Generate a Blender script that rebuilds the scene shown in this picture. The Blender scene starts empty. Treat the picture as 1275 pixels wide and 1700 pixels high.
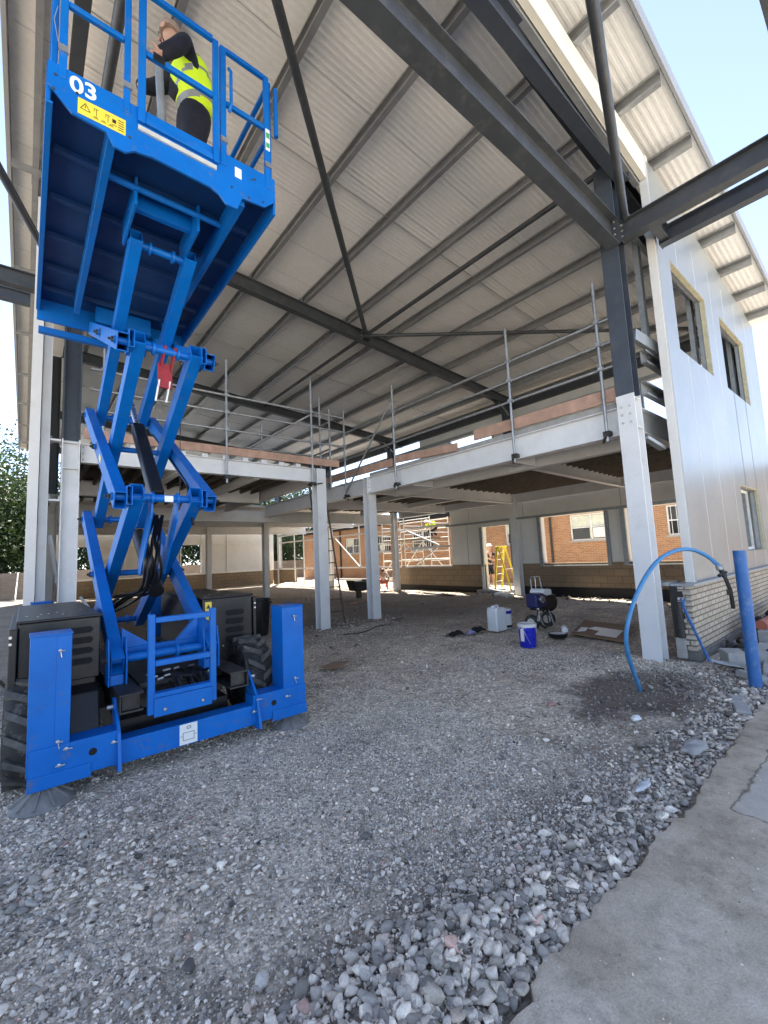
import bpy, bmesh, math, random
import numpy as np
from mathutils import Vector, Matrix
random.seed(7); RNG = np.random.default_rng(7)
SC = bpy.context.scene; COL = SC.collection
R_ = math.radians
# ------------------------------------------------------------------ camera
def make_camera():
    f, p, r, a = 717.69, 0.1020, -0.04608, 0.69526
    fwd = Vector((math.sin(a)*math.cos(p), math.cos(a)*math.cos(p), math.sin(p)))
    right = Vector((math.cos(a), -math.sin(a), 0)); up = right.cross(fwd)
    r2 = right*math.cos(r) + up*math.sin(r); u2 = -right*math.sin(r) + up*math.cos(r)
    cd = bpy.data.cameras.new('camera'); co = bpy.data.objects.new('camera', cd); COL.objects.link(co)
    cd.sensor_fit = 'HORIZONTAL'; cd.sensor_width = 36; cd.lens = f/1275*36
    cd.clip_start = .05; cd.clip_end = 600
    m = Matrix((r2, u2, -fwd)).transposed().to_4x4(); m.translation = (0, 0, 1.6)
    co.matrix_world = m; SC.camera = co
make_camera()
# ------------------------------------------------------------------ light
SUN_AZ, SUN_EL = math.atan2(.55, .83), R_(56)
w = bpy.data.worlds.new('World'); SC.world = w; w.use_nodes = True
nt = w.node_tree; bg = nt.nodes['Background']
sk = nt.nodes.new('ShaderNodeTexSky'); sk.sky_type = 'NISHITA'; sk.sun_disc = False
sk.sun_elevation = SUN_EL; sk.sun_rotation = SUN_AZ; sk.air_density = .6; sk.dust_density = .0; sk.ozone_density = 1.0
hs = nt.nodes.new('ShaderNodeHueSaturation'); hs.inputs['Saturation'].default_value = .78
nt.links.new(sk.outputs[0], hs.inputs['Color']); nt.links.new(hs.outputs[0], bg.inputs[0]); bg.inputs[1].default_value = .12
sl = bpy.data.lights.new('sun', 'SUN'); sl.energy = 5.0; sl.angle = R_(.5); sl.color = (1, .95, .86)
so = bpy.data.objects.new('sun', sl); COL.objects.link(so)
sd = Vector((math.sin(SUN_AZ)*math.cos(SUN_EL), math.cos(SUN_AZ)*math.cos(SUN_EL), math.sin(SUN_EL)))
so.rotation_euler = sd.to_track_quat('Z', 'Y').to_euler(); so.location = sd*40
SC.view_settings.view_transform = 'Standard'; SC.view_settings.look = 'None'
SC.view_settings.exposure = 2.13; SC.view_settings.gamma = 1
try:
    SC.cycles.max_bounces = 14; SC.cycles.diffuse_bounces = 12; SC.cycles.use_denoising = True
except Exception: pass
# ------------------------------------------------------------------ materials
class NT:
    def __init__(s, name):
        s.m = bpy.data.materials.new(name); s.m.use_nodes = True; s.t = s.m.node_tree
        s.b = s.t.nodes['Principled BSDF']
    def n(s, typ, **kw):
        x = s.t.nodes.new('ShaderNode'+typ)
        for k, v in kw.items(): setattr(x, k, v)
        return x
    def l(s, a, b): s.t.links.new(a, b)
    def noise(s, vec, scale, detail=4, rough=.6):
        x = s.n('TexNoise'); x.inputs['Scale'].default_value = scale; x.inputs['Detail'].default_value = detail
        x.inputs['Roughness'].default_value = rough; s.l(vec, x.inputs['Vector']); return x.outputs['Fac']
    def ramp(s, fac, stops):
        x = s.n('ValToRGB'); e = x.color_ramp.elements
        while len(e) < len(stops): e.new(.5)
        for i, (p, c) in enumerate(stops):
            e[i].position = p; e[i].color = (*c, 1) if len(c) == 3 else c
        s.l(fac, x.inputs[0]); return x.outputs[0]
    def mix(s, fac, a, b, mode='MIX'):
        x = s.n('Mix', data_type='RGBA', blend_type=mode)
        for sock, v in ((x.inputs[0], fac), (x.inputs[6], a), (x.inputs[7], b)):
            if hasattr(v, 'links'): s.l(v, sock)
            elif isinstance(v, (int, float)): sock.default_value = v
            else: sock.default_value = (*v, 1)
        return x.outputs[2]
    def math(s, op, a, b=0.0, c=None):
        x = s.n('Math', operation=op)
        for i, v in enumerate((a, b) + ((c,) if c is not None else ())):
            if hasattr(v, 'links'): s.l(v, x.inputs[i])
            else: x.inputs[i].default_value = v
        return x.outputs[0]
    def bump(s, h, strength=.3, dist=.01, prev=None):
        x = s.n('Bump'); x.inputs['Strength'].default_value = strength; x.inputs['Distance'].default_value = dist
        s.l(h, x.inputs['Height'])
        if prev is not None: s.l(prev, x.inputs['Normal'])
        s.l(x.outputs[0], s.b.inputs['Normal']); return x.outputs[0]
    def pos(s):
        return s.n('NewGeometry').outputs['Position']
    def obj(s): return s.n('TexCoord').outputs['Object']
    def set(s, col=None, rough=None, metal=None):
        for k, v in (('Base Color', col), ('Roughness', rough), ('Metallic', metal)):
            if v is None: continue
            if hasattr(v, 'links'): s.l(v, s.b.inputs[k])
            elif isinstance(v, (int, float)): s.b.inputs[k].default_value = v
            else: s.b.inputs[k].default_value = (*v, 1)
        return s
def mul(c, k): return tuple(min(1, x*k) for x in c)
def pmat(name, col, rough=.5, metal=0, var=.15, scale=6, bump=.0, bscale=40, dirt=None, dirt_amt=.35):
    t = NT(name); v = t.obj()
    n = t.noise(v, scale, 5)
    c = t.ramp(n, [(.3, mul(col, 1-var)), (.7, mul(col, 1+var))])
    if dirt:
        n2 = t.noise(v, scale*.7+3, 8, .75)
        f = t.ramp(n2, [(.52, (0, 0, 0)), (.72, (dirt_amt,)*3)])
        c = t.mix(f, c, dirt)
    rr = t.math('MULTIPLY_ADD', t.noise(v, scale*3, 3), .25, rough-.12)
    t.set(c, rr, metal)
    if bump: t.bump(t.noise(v, bscale, 5), bump, .004)
    return t.m
M = {}
M['steel'] = pmat('dark_painted_steel', (.050, .056, .063), .42, 0, .16, 3, .05, 30, dirt=(.15, .15, .15), dirt_amt=.45)
M['steel_blue'] = pmat('dark_bluish_steel', (.048, .058, .075), .36, 0, .12, 3, dirt=(.14, .13, .12), dirt_amt=.3)
M['white'] = pmat('white_steel_primer', (.70, .705, .71), .5, 0, .06, 2.5, .06, 30, dirt=(.46, .43, .38), dirt_amt=.3)
M['galv'] = pmat('galvanised_steel', (.34, .36, .37), .42, .55, .14, 9)
M['tube'] = pmat('scaffold_tube', (.36, .37, .38), .4, .6, .2, 14, dirt=(.12, .1, .09))
M['purlin'] = pmat('purlin_steel', (.36, .365, .37), .34, .5, .14, 5)
M['flash'] = pmat('grey_flashing', (.33, .34, .35), .45, .1, .06, 3)
M['panel_in'] = pmat('panel_inner_face', (.70, .69, .66), .5, 0, .05, 1.2, dirt=(.45, .42, .38), dirt_amt=.25)
M['cream'] = pmat('cream_panel_edge', (.72, .69, .60), .5, 0, .05, 4)
M['foam'] = pmat('insulation_foam', (.50, .46, .32), .8, 0, .15, 12, .3, 60)
def blue_mat(name, dust, scuff):
    t = NT(name); v = t.obj(); n = t.noise(v, 4, 5)
    c = t.ramp(n, [(.3, (.0005, .112, .44)), (.7, (.001, .14, .52))])
    fade = t.ramp(t.noise(v, 1.7, 6, .7), [(.5, (0, 0, 0)), (.8, (.3,)*3)]); c = t.mix(fade, c, (.004, .14, .40))
    st = t.n('Mapping'); st.inputs['Scale'].default_value = (70, 9, 14); st.inputs['Rotation'].default_value = (.3, .5, .2); t.l(v, st.inputs[0])
    sc = t.ramp(t.noise(st.outputs[0], 1.0, 3, .6), [(.66, (0, 0, 0)), (.72, (scuff,)*3)]); c = t.mix(sc, c, (.05, .17, .40))
    gr = t.ramp(t.noise(v, 9, 8, .78), [(.57, (0, 0, 0)), (.70, (dust,)*3)]); c = t.mix(gr, c, (.13, .115, .10))
    t.set(c, t.math('MULTIPLY_ADD', t.noise(v, 7, 5), .35, .24)); t.b.inputs['Specular IOR Level'].default_value = .3
    t.bump(t.noise(v, 30, 3), .03, .004); return t.m
M['blue'] = pmat('blue_machine_paint', (.002, .135, .62), .36, 0, .07, 5, dirt=(.02, .09, .33), dirt_amt=.3)
M['navyblue'] = pmat('dark_navy_deck', (.003, .035, .13), .5, 0, .15, 5)  # darker navy than the machine blue, on the whole platform deck
M['bluedirty'] = pmat('scuffed_blue_paint', (.003, .135, .60), .42, 0, .12, 7, .05, 50, dirt=(.10, .10, .10), dirt_amt=.5)
M['black'] = pmat('black_sheet_metal', (.007, .007, .008), .42, 0, .3, 6, dirt=(.06, .055, .05), dirt_amt=.35)
M['grime'] = pmat('greasy_dark_metal', (.03, .028, .026), .55, .1, .4, 9, .2, 60, dirt=(.11, .095, .08), dirt_amt=.6)
M['padgrey'] = pmat('dusty_grey_plastic', (.19, .185, .178), .6, 0, .25, 10, dirt=(.34, .33, .30), dirt_amt=.6)
M['blue'] = blue_mat('blue_machine_enamel', .45, .35); M['bluedirty'] = blue_mat('scuffed_blue_enamel', .85, .6)
M['void'] = pmat('black_opening', (.004, .004, .005), .8)
M['lug'] = pmat('dusty_tyre_tread', (.10, .096, .088), .8, 0, .3, 14, .2, 60, dirt=(.26, .24, .21), dirt_amt=.9)
M['rubber'] = pmat('tyre_rubber', (.028, .027, .026), .75, 0, .3, 12, .2, 80, dirt=(.24, .215, .18), dirt_amt=.9)
M['chrome'] = pmat('bright_metal', (.62, .63, .64), .25, .9, .1)
M['bolt'] = pmat('zinc_bolt', (.5, .5, .48), .35, .8, .1)
M['red'] = pmat('red_paint', (.26, .008, .014), .45, 0, .2, 9)
M['yellow'] = pmat('yellow_label', (.80, .62, .06), .45, 0, .04)
M['ladyellow'] = pmat('yellow_fibreglass', (.75, .62, .03), .45)
M['label'] = pmat('white_label', (.78, .79, .78), .4, 0, .03)
M['ink'] = pmat('black_ink', (.02, .02, .02), .5)
M['green'] = pmat('green_label', (.03, .33, .14), .45)
M['timber'] = pmat('reddish_timber', (.43, .27, .20), .75, 0, .22, 5, .25, 30, dirt=(.25, .14, .10))
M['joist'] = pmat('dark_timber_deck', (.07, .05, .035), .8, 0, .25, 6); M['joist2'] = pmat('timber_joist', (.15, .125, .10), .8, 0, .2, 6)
M['oldwood'] = pmat('weathered_wood', (.10, .075, .055), .8, 0, .3, 8)
M['card'] = pmat('brown_cardboard', (.30, .19, .115), .85, 0, .12, 4)
M['paintw'] = pmat('white_wet_paint', (.74, .74, .74), .35, 0, .04)
M['plastic_w'] = pmat('translucent_white_plastic', (.72, .75, .77), .4, 0, .04)
M['bucket'] = pmat('blue_bucket_plastic', (.012, .02, .42), .3, 0, .06)
M['hose'] = pmat('light_blue_pipe', (.05, .22, .46), .42, 0, .15, 12, dirt=(.2, .24, .28), dirt_amt=.4)
M['post'] = pmat('blue_post_paint', (.02, .115, .34), .5, 0, .15, 5, .08, 30, dirt=(.30, .32, .34), dirt_amt=.5)
M['cloth_k'] = pmat('black_cloth', (.010, .010, .013), .9, 0, .3, 20, .4, 60)
M['cloth_l'] = pmat('lilac_cloth', (.32, .28, .45), .9, 0, .2, 20, .4, 60)
M['navy'] = pmat('dark_work_clothes', (.010, .012, .022), .85, 0, .3, 9, .35, 26)
M['oldbrick'] = pmat('dull_red_stone', (.30, .19, .15), .9, 0, .2, 14, .4, 50)
M['scrap'] = pmat('cloudy_plastic_film', (.48, .50, .52), .25, 0, .2, 30)
M['rag'] = pmat('faded_pink_cloth', (.42, .24, .20), .9, 0, .2, 20)
M['hivis'] = pmat('fluorescent_yellow', (.68, .92, .015), .7, 0, .06, 8, .4, 18)
M['tape'] = pmat('grey_reflective_tape', (.30, .31, .29), .35, .2)
M['skin'] = pmat('skin', (.50, .29, .21), .55, 0, .08, 12)
M['hair'] = pmat('short_grey_hair', (.30, .22, .18), .8, 0, .25, 60)
M['shirt'] = pmat('white_shirt', (.74, .73, .68), .85)
M['orange'] = pmat('orange_cloth', (.65, .16, .07), .8)
M['glass'] = pmat('dark_window_glass', (.03, .035, .04), .08, 0, .3, 3)
M['blind'] = pmat('pale_blind', (.62, .66, .55), .7, 0, .12, 6)
M['winw'] = pmat('white_window_frame', (.75, .75, .72), .5)
M['alu'] = pmat('pale_aluminium', (.68, .66, .60), .38, .35, .1, 8)
M['block'] = None
M['bark'] = pmat('tree_bark', (.06, .045, .033), .9, 0, .3, 10, .5, 30)
M['clay'] = pmat('clay_pipe', (.32, .10, .065), .6)
M['conc'] = pmat('concrete_lump', (.34, .335, .32), .9, 0, .15, 9, .4, 50)
M['dpm'] = pmat('black_damp_membrane', (.006, .006, .007), .5, 0, .3, 8, .5, 12)
M['sand'] = pmat('pale_sand', (.46, .40, .31), .95, 0, .2, 3, .6, 30)

def brick_mat(name, axis, c1, c2, mortar, bw=.225, bh=.075, mo=.010, soft=.35, origin=0.0):
    t = NT(name); p = t.pos(); sx = t.n('SeparateXYZ'); t.l(p, sx.inputs[0])
    cx = t.n('CombineXYZ'); t.l(sx.outputs[axis], cx.inputs[0])
    zz = t.math('ADD', sx.outputs[2], origin); t.l(zz, cx.inputs[1])
    b = t.n('TexBrick'); t.l(cx.outputs[0], b.inputs['Vector'])
    b.inputs['Scale'].default_value = 1; b.inputs['Brick Width'].default_value = bw; b.inputs['Row Height'].default_value = bh
    b.inputs['Mortar Size'].default_value = mo; b.inputs['Mortar Smooth'].default_value = .15; b.inputs['Bias'].default_value = 0
    b.inputs['Color1'].default_value = (*c1, 1); b.inputs['Color2'].default_value = (*c2, 1); b.inputs['Mortar'].default_value = (*mortar, 1)
    n = t.noise(p, 30, 5); c = t.mix(.35, b.outputs['Color'], t.ramp(n, [(.3, (.35,)*3), (.7, (1, 1, 1))]), 'MULTIPLY')
    n2 = t.noise(p, 1.3, 4); c = t.mix(soft, c, t.ramp(n2, [(.35, (.62, .6, .58)), (.65, (1, 1, 1))]), 'MULTIPLY')
    t.set(c, .85)
    h = t.math('SUBTRACT', t.math('MULTIPLY', n, .25), b.outputs['Fac']); t.bump(h, .7, .008)
    return t.m
M['creambrick'] = brick_mat('cream_brick', 0, (.62, .53, .41), (.50, .42, .32), (.20, .165, .13), origin=.02)
M['creambrick_y'] = brick_mat('cream_brick_return', 1, (.60, .54, .46), (.50, .44, .36), (.20, .17, .14), origin=.02)
M['redbrick'] = brick_mat('orange_red_brick', 1, (.50, .25, .115), (.37, .165, .07), (.46, .37, .27))
M['block'] = brick_mat('concrete_blockwork', 1, (.34, .25, .16), (.28, .21, .135), (.21, .165, .115), .45, .225, .012)
M['block_x'] = brick_mat('concrete_blockwork_end', 0, (.34, .26, .17), (.28, .21, .135), (.21, .165, .115), .45, .225, .012)
M['foundation'] = brick_mat('grey_foundation_block', 0, (.26, .25, .23), (.22, .21, .195), (.14, .13, .12), .45, .225, .012)
M['boundary'] = brick_mat('boundary_brick', 0, (.30, .235, .185), (.22, .17, .13), (.30, .27, .23))

def sheet_mat():
    t = NT('white_liner_sheet'); p = t.pos(); n = t.noise(p, .9, 3)
    c = t.ramp(n, [(.3, (.80, .79, .765)), (.7, (.86, .85, .825))])
    n2 = t.noise(p, 14, 5); c = t.mix(.12, c, t.ramp(n2, [(.3, (.4,)*3), (.6, (1, 1, 1))]), 'MULTIPLY')
    t.set(c, .5, .0); return t.m
M['sheet'] = sheet_mat()
def facade_mat():
    t = NT('silver_composite_panel'); p = t.pos(); n = t.noise(p, .7, 3); n2 = t.noise(p, 9, 4)
    c = t.ramp(n, [(.3, (.335, .35, .345)), (.7, (.405, .415, .405))])
    c = t.mix(.22, c, t.ramp(n2, [(.35, (.6,)*3), (.6, (1, 1, 1))]), 'MULTIPLY'); sm = t.ramp(t.noise(p, 2.4, 8, .72), [(.58, (0, 0, 0)), (.75, (.3,)*3)]); c = t.mix(sm, c, (.27, .26, .24))
    t.set(c, t.math('MULTIPLY_ADD', n2, .15, .30), .45); return t.m
M['facade'] = facade_mat()
def ground_mat():
    t = NT('crushed_stone_ground'); p = t.pos()
    n1 = t.noise(p, 1.1, 6, .65); n2 = t.noise(p, 26, 6, .7); n3 = t.noise(p, 90, 4, .7)
    vo = t.n('TexVoronoi'); vo.inputs['Scale'].default_value = 55; t.l(p, vo.inputs['Vector'])
    base = t.ramp(n1, [(.30, (.52, .43, .33)), (.5, (.90, .76, .59)), (.68, (1.0, .88, .70))])
    spk = t.ramp(n2, [(.3, (.33, .32, .31)), (.55, (.95, .95, .95)), (.75, (1.6, 1.6, 1.62))])
    c = t.mix(1, base, spk, 'MULTIPLY')
    c = t.mix(.9, c, t.ramp(t.noise(p, 5.5, 6, .7), [(.3, (.55, .54, .52)), (.52, (.98,)*3), (.72, (1.2, 1.2, 1.2))]), 'MULTIPLY')
    cell = t.ramp(vo.outputs['Color'], [(.1, (.55, .55, .55)), (.9, (1.35, 1.35, 1.37))])
    c = t.mix(.8, c, cell, 'MULTIPLY')
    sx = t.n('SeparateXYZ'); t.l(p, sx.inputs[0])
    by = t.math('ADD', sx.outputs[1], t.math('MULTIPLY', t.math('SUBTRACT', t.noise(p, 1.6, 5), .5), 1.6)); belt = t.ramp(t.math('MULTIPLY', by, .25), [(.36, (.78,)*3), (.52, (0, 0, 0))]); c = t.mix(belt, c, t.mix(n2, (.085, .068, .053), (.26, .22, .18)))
    # damp soil round the water pipe, and trodden dark earth inside the building
    sx = t.n('SeparateXYZ'); t.l(p, sx.inputs[0])
    dx = t.math('MULTIPLY', t.math('SUBTRACT', sx.outputs[0], 5.2), .72); dy = t.math('MULTIPLY', t.math('SUBTRACT', sx.outputs[1], 2.12), 1.35)
    r = t.math('SQRT', t.math('ADD', t.math('MULTIPLY', dx, dx), t.math('MULTIPLY', dy, dy)))
    r = t.math('ADD', r, t.math('MULTIPLY', t.math('SUBTRACT', t.noise(p, 2.6, 7, .7), .5), 1.9))
    wet = t.ramp(r, [(.55, (.86,)*3), (.98, (0, 0, 0))])
    c = t.mix(wet, c, t.mix(n2, (.072, .052, .037), (.17, .13, .098)))
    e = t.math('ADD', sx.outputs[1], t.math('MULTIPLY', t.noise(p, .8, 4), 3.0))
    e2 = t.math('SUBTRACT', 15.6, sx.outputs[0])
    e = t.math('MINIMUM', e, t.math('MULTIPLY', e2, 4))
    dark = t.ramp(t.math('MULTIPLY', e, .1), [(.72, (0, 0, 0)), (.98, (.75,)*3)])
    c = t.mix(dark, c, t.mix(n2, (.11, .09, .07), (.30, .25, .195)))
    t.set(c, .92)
    h = t.math('ADD', t.math('MULTIPLY', n2, .6), t.math('MULTIPLY', n3, .25)); h = t.math('SUBTRACT', h, t.math('MULTIPLY', vo.outputs['Distance'], .5))
    t.bump(h, 1.0, .03); return t.m
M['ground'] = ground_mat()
def stone_mat():
    t = NT('broken_stone'); a = t.n('Attribute', attribute_name='tint'); p = t.pos()
    n = t.noise(p, 70, 5, .7); c = t.mix(.6, a.outputs['Color'], t.ramp(n, [(.3, (.5,)*3), (.65, (1.15,)*3)]), 'MULTIPLY')
    t.set(c, .85); t.bump(n, .4, .006); return t.m
M['stone'] = stone_mat()
def slab_mat():
    t = NT('worn_concrete'); p = t.pos(); n1 = t.noise(p, 1.6, 6, .65); n2 = t.noise(p, 11, 6, .7); n3 = t.noise(p, 120, 3)
    c = t.ramp(n1, [(.3, (.42, .345, .25)), (.5, (.59, .50, .385)), (.7, (.74, .65, .525))])
    c = t.mix(.6, c, t.ramp(n2, [(.30, (.45, .43, .40)), (.5, (.95, .94, .92)), (.72, (1.18, 1.18, 1.18))]), 'MULTIPLY')
    c = t.mix(.5, c, t.ramp(n3, [(.3, (.6,)*3), (.7, (1.25,)*3)]), 'MULTIPLY')
    n4 = t.noise(p, 42, 2); c = t.mix(t.ramp(n4, [(.70, (0, 0, 0)), (.74, (.7,)*3)]), c, (.72, .70, .66)); c = t.mix(t.ramp(n4, [(.24, (.6,)*3), (.28, (0, 0, 0))]), c, (.12, .10, .08))
    sx = t.n('SeparateXYZ'); t.l(p, sx.inputs[0])
    # a paler, later pour beyond an old joint line
    q = t.math('ADD', t.math('SUBTRACT', .80, sx.outputs[1]), t.math('MULTIPLY', t.noise(p, 6, 5), .12))
    q = t.math('MINIMUM', q, t.math('SUBTRACT', sx.outputs[0], t.math('MULTIPLY_ADD', t.noise(p, 5, 4), .3, 2.95)))
    c = t.mix(t.ramp(q, [(.06, (0, 0, 0)), (.075, (.5,)*3)]), c, (.56, .53, .48))
    cr = t.ramp(t.math('ABSOLUTE', t.math('SUBTRACT', q, .055)), [(.0, (.75,)*3), (.012, (0, 0, 0))])
    c = t.mix(cr, c, (.07, .062, .052))
    t.set(c, .88); h = t.math('ADD', t.math('MULTIPLY', n2, .8), t.math('MULTIPLY', n3, .25)); t.bump(h, .75, .016); return t.m
M['slab'] = slab_mat()
M['bounce_yard'] = pmat('pale_bounce_concrete', (.62, .55, .45), .9, 0, .1, .8)  # kept pale and warm so sunlight bounces off it under the roof
def leaf_mat(name, c1, c2):
    t = NT(name); a = t.n('Attribute', attribute_name='tint')
    c = t.ramp(a.outputs['Fac'], [(.0, c1), (1, c2)]); t.set(c, .55)
    tr = t.n('BsdfTranslucent'); t.l(c, tr.inputs[0]); mx = t.n('MixShader'); mx.inputs[0].default_value = .22
    t.l(t.b.outputs[0], mx.inputs[1]); t.l(tr.outputs[0], mx.inputs[2]); t.l(mx.outputs[0], t.t.nodes['Material Output'].inputs[0]); return t.m
M['leaf'] = leaf_mat('leaves', (.012, .028, .008), (.07, .115, .025))

# ------------------------------------------------------------------ mesh helpers
ORG = {}
class MB:
    def __init__(s): s.v = []; s.f = []; s.mi = []
    def add(s, vs, fs, m=0):
        o = len(s.v); s.v += [tuple(x) for x in vs]; s.f += [tuple(i+o for i in f) for f in fs]; s.mi += [m]*len(fs); return s
    def box(s, a, b, m=0):
        x0, y0, z0 = a; x1, y1, z1 = b
        return s.add([(x0, y0, z0), (x1, y0, z0), (x1, y1, z0), (x0, y1, z0), (x0, y0, z1), (x1, y0, z1), (x1, y1, z1), (x0, y1, z1)],
                     [(3, 2, 1, 0), (4, 5, 6, 7), (0, 1, 5, 4), (1, 2, 6, 5), (2, 3, 7, 6), (3, 0, 4, 7)], m)
    def frame(s, p, q, up=(0, 0, 1)):
        p = Vector(p); q = Vector(q); d = (q-p).normalized(); u = Vector(up)
        if abs(d.dot(u)) > .98: u = Vector((0, 1, 0)) if abs(d.y) < .9 else Vector((1, 0, 0))
        x = d.cross(u).normalized(); y = x.cross(d).normalized(); return p, q, x, y
    def sweep(s, poly, p, q, up=(0, 0, 1), m=0):      # poly: 2-D (sideways, up), counter-clockwise
        p, q, x, y = s.frame(p, q, up); n = len(poly)
        vs = [p+x*a+y*b for a, b in poly]+[q+x*a+y*b for a, b in poly]
        fs = [(i, (i+1) % n, (i+1) % n+n, i+n) for i in range(n)]+[tuple(range(n-1, -1, -1)), tuple(range(n, 2*n))]
        return s.add(vs, fs, m)
    def bar(s, p, q, w, h, up=(0, 0, 1), m=0):
        return s.sweep([(-w/2, -h/2), (w/2, -h/2), (w/2, h/2), (-w/2, h/2)], p, q, up, m)
    def hollow(s, p, q, w, h, t=.008, up=(0, 0, 1), m=0, mv=None):       # rectangular tube with open ends
        P, Q, x, y = s.frame(p, q, up); o = []
        for c in (P, Q):
            for k in (0, t):
                o += [c+x*a*(w/2-k)+y*b*(h/2-k) for a, b in ((-1, -1), (1, -1), (1, 1), (-1, 1))]
        fs = []
        for i in range(4):
            j = (i+1) % 4
            fs += [(i, j, j+8, i+8), (i+4, i+12, j+12, j+4), (i, i+4, j+4, j), (i+8, j+8, j+12, i+12)]
        s.add(o, fs, m); return s
    def isec(s, p, q, d, w, tf=.016, tw=.012, up=(0, 0, 1), m=0):
        h = d/2; b = w/2; t = tw/2
        return s.sweep([(-b, -h), (b, -h), (b, -h+tf), (t, -h+tf), (t, h-tf), (b, h-tf), (b, h), (-b, h), (-b, h-tf), (-t, h-tf), (-t, -h+tf), (-b, -h+tf)], p, q, up, m)
    def tube(s, pts, r, n=10, cap=True, m=0):
        pts = [Vector(p) for p in pts]; rs = r if isinstance(r, (list, tuple)) else [r]*len(pts); o = len(s.v); k = len(pts)
        d0 = (pts[1]-pts[0]).normalized(); u = Vector((0, 0, 1)) if abs(d0.z) < .9 else Vector((0, 1, 0)); x = d0.cross(u).normalized()
        for i, p in enumerate(pts):
            d = (pts[min(i+1, k-1)]-pts[max(i-1, 0)]).normalized(); x = (x-d*x.dot(d)).normalized(); y = d.cross(x)
            for j in range(n):
                a = 2*math.pi*j/n; s.v.append(tuple(p+(x*math.cos(a)+y*math.sin(a))*rs[i]))
        for i in range(k-1):
            for j in range(n):
                a = o+i*n+j; b = o+i*n+(j+1) % n; s.f.append((a, b, b+n, a+n)); s.mi.append(m)
        if cap:
            s.f.append(tuple(o+j for j in range(n-1, -1, -1))); s.mi.append(m)
            s.f.append(tuple(o+(k-1)*n+j for j in range(n))); s.mi.append(m)
        return s
    def lathe(s, prof, c, axis=(0, 0, 1), n=24, m=0):   # prof: (radius, height along axis)
        c = Vector(c); d = Vector(axis).normalized(); u = Vector((0, 0, 1)) if abs(d.z) < .9 else Vector((0, 1, 0))
        x = d.cross(u).normalized(); y = d.cross(x); o = len(s.v)
        for r, h in prof:
            for j in range(n):
                a = 2*math.pi*j/n; s.v.append(tuple(c+d*h+(x*math.cos(a)+y*math.sin(a))*r))
        for i in range(len(prof)-1):
            for j in range(n):
                a = o+i*n+j; b = o+i*n+(j+1) % n; s.f.append((a, b, b+n, a+n)); s.mi.append(m)
        s.f.append(tuple(o+j for j in range(n-1, -1, -1))); s.mi.append(m)
        s.f.append(tuple(o+(len(prof)-1)*n+j for j in range(n))); s.mi.append(m)
        return s
    def prism(s, poly, plane, a, b, m=0):               # poly in 2-D, plane 'xz','yz','xy', extruded along the third axis a..b
        def P(u, v, h): return {'xz': (u, h, v), 'yz': (h, u, v), 'xy': (u, v, h)}[plane]
        n = len(poly); vs = [P(u, v, a) for u, v in poly]+[P(u, v, b) for u, v in poly]
        return s.add(vs, [(i, (i+1) % n, (i+1) % n+n, i+n) for i in range(n)]+[tuple(range(n-1, -1, -1)), tuple(range(n, 2*n))], m)
    def wall(s, plane, t0, t1, us, vs, holes, m=0):     # a wall sheet t0..t1 thick with rectangular holes; plane 'x' = wall along X, 'y' = along Y
        us = sorted(set(us+[h[k] for h in holes for k in (0, 1)])); vs = sorted(set(vs+[h[k] for h in holes for k in (2, 3)]))
        def P(u, t, v): return (u, t, v) if plane == 'x' else (t, u, v)
        def solid(i, j):
            if not (0 <= i < len(us)-1 and 0 <= j < len(vs)-1): return False
            a = (us[i]+us[i+1])/2; b = (vs[j]+vs[j+1])/2
            return not any(h[0] < a < h[1] and h[2] < b < h[3] for h in holes)
        for i in range(len(us)-1):
            for j in range(len(vs)-1):
                if not solid(i, j): continue
                u0, u1, v0, v1 = us[i], us[i+1], vs[j], vs[j+1]
                s.add([P(u0, t0, v0), P(u1, t0, v0), P(u1, t0, v1), P(u0, t0, v1)], [(0, 1, 2, 3)], m)
                s.add([P(u0, t1, v0), P(u1, t1, v0), P(u1, t1, v1), P(u0, t1, v1)], [(3, 2, 1, 0)], m)
                for di, dj, e in ((-1, 0, ((u0, v0), (u0, v1))), (1, 0, ((u1, v0), (u1, v1))), (0, -1, ((u0, v0), (u1, v0))), (0, 1, ((u0, v1), (u1, v1)))):
                    if not solid(i+di, j+dj):
                        (a, b), (c, d) = e; s.add([P(a, t0, b), P(c, t0, d), P(c, t1, d), P(a, t1, b)], [(0, 1, 2, 3)], m)
        return s
    def build(s, name, mats, parent=None, org=None, bevel=0, smooth=False, kind=None, label=None, fixn=True):
        me = bpy.data.meshes.new(name); ob = bpy.data.objects.new(name, me); COL.objects.link(ob)
        if parent is not None:
            o = ORG[parent.name]; ob.parent = parent
        else:
            A = np.array(s.v)
            o = Vector(org) if org is not None else Vector(((A[:, 0].min()+A[:, 0].max())/2, (A[:, 1].min()+A[:, 1].max())/2, A[:, 2].min()))
            ob.location = o
        ORG[ob.name] = Vector(o)
        me.from_pydata([(x-o[0], y-o[1], z-o[2]) for x, y, z in s.v], [], s.f)
        for mm in (mats if isinstance(mats, (list, tuple)) else [mats]): me.materials.append(M[mm] if isinstance(mm, str) else mm)
        me.polygons.foreach_set('material_index', s.mi)
        if fixn:
            bm = bmesh.new(); bm.from_mesh(me); bmesh.ops.recalc_face_normals(bm, faces=bm.faces); bm.to_mesh(me); bm.free()
        if smooth: smooth_mesh(me, 40)
        if bevel:
            b = ob.modifiers.new('bevel', 'BEVEL'); b.width = bevel; b.segments = 2; b.limit_method = 'ANGLE'; b.angle_limit = R_(40); b.harden_normals = False
        if kind: ob['kind'] = kind
        if label: ob['label'] = label
        return ob
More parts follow.
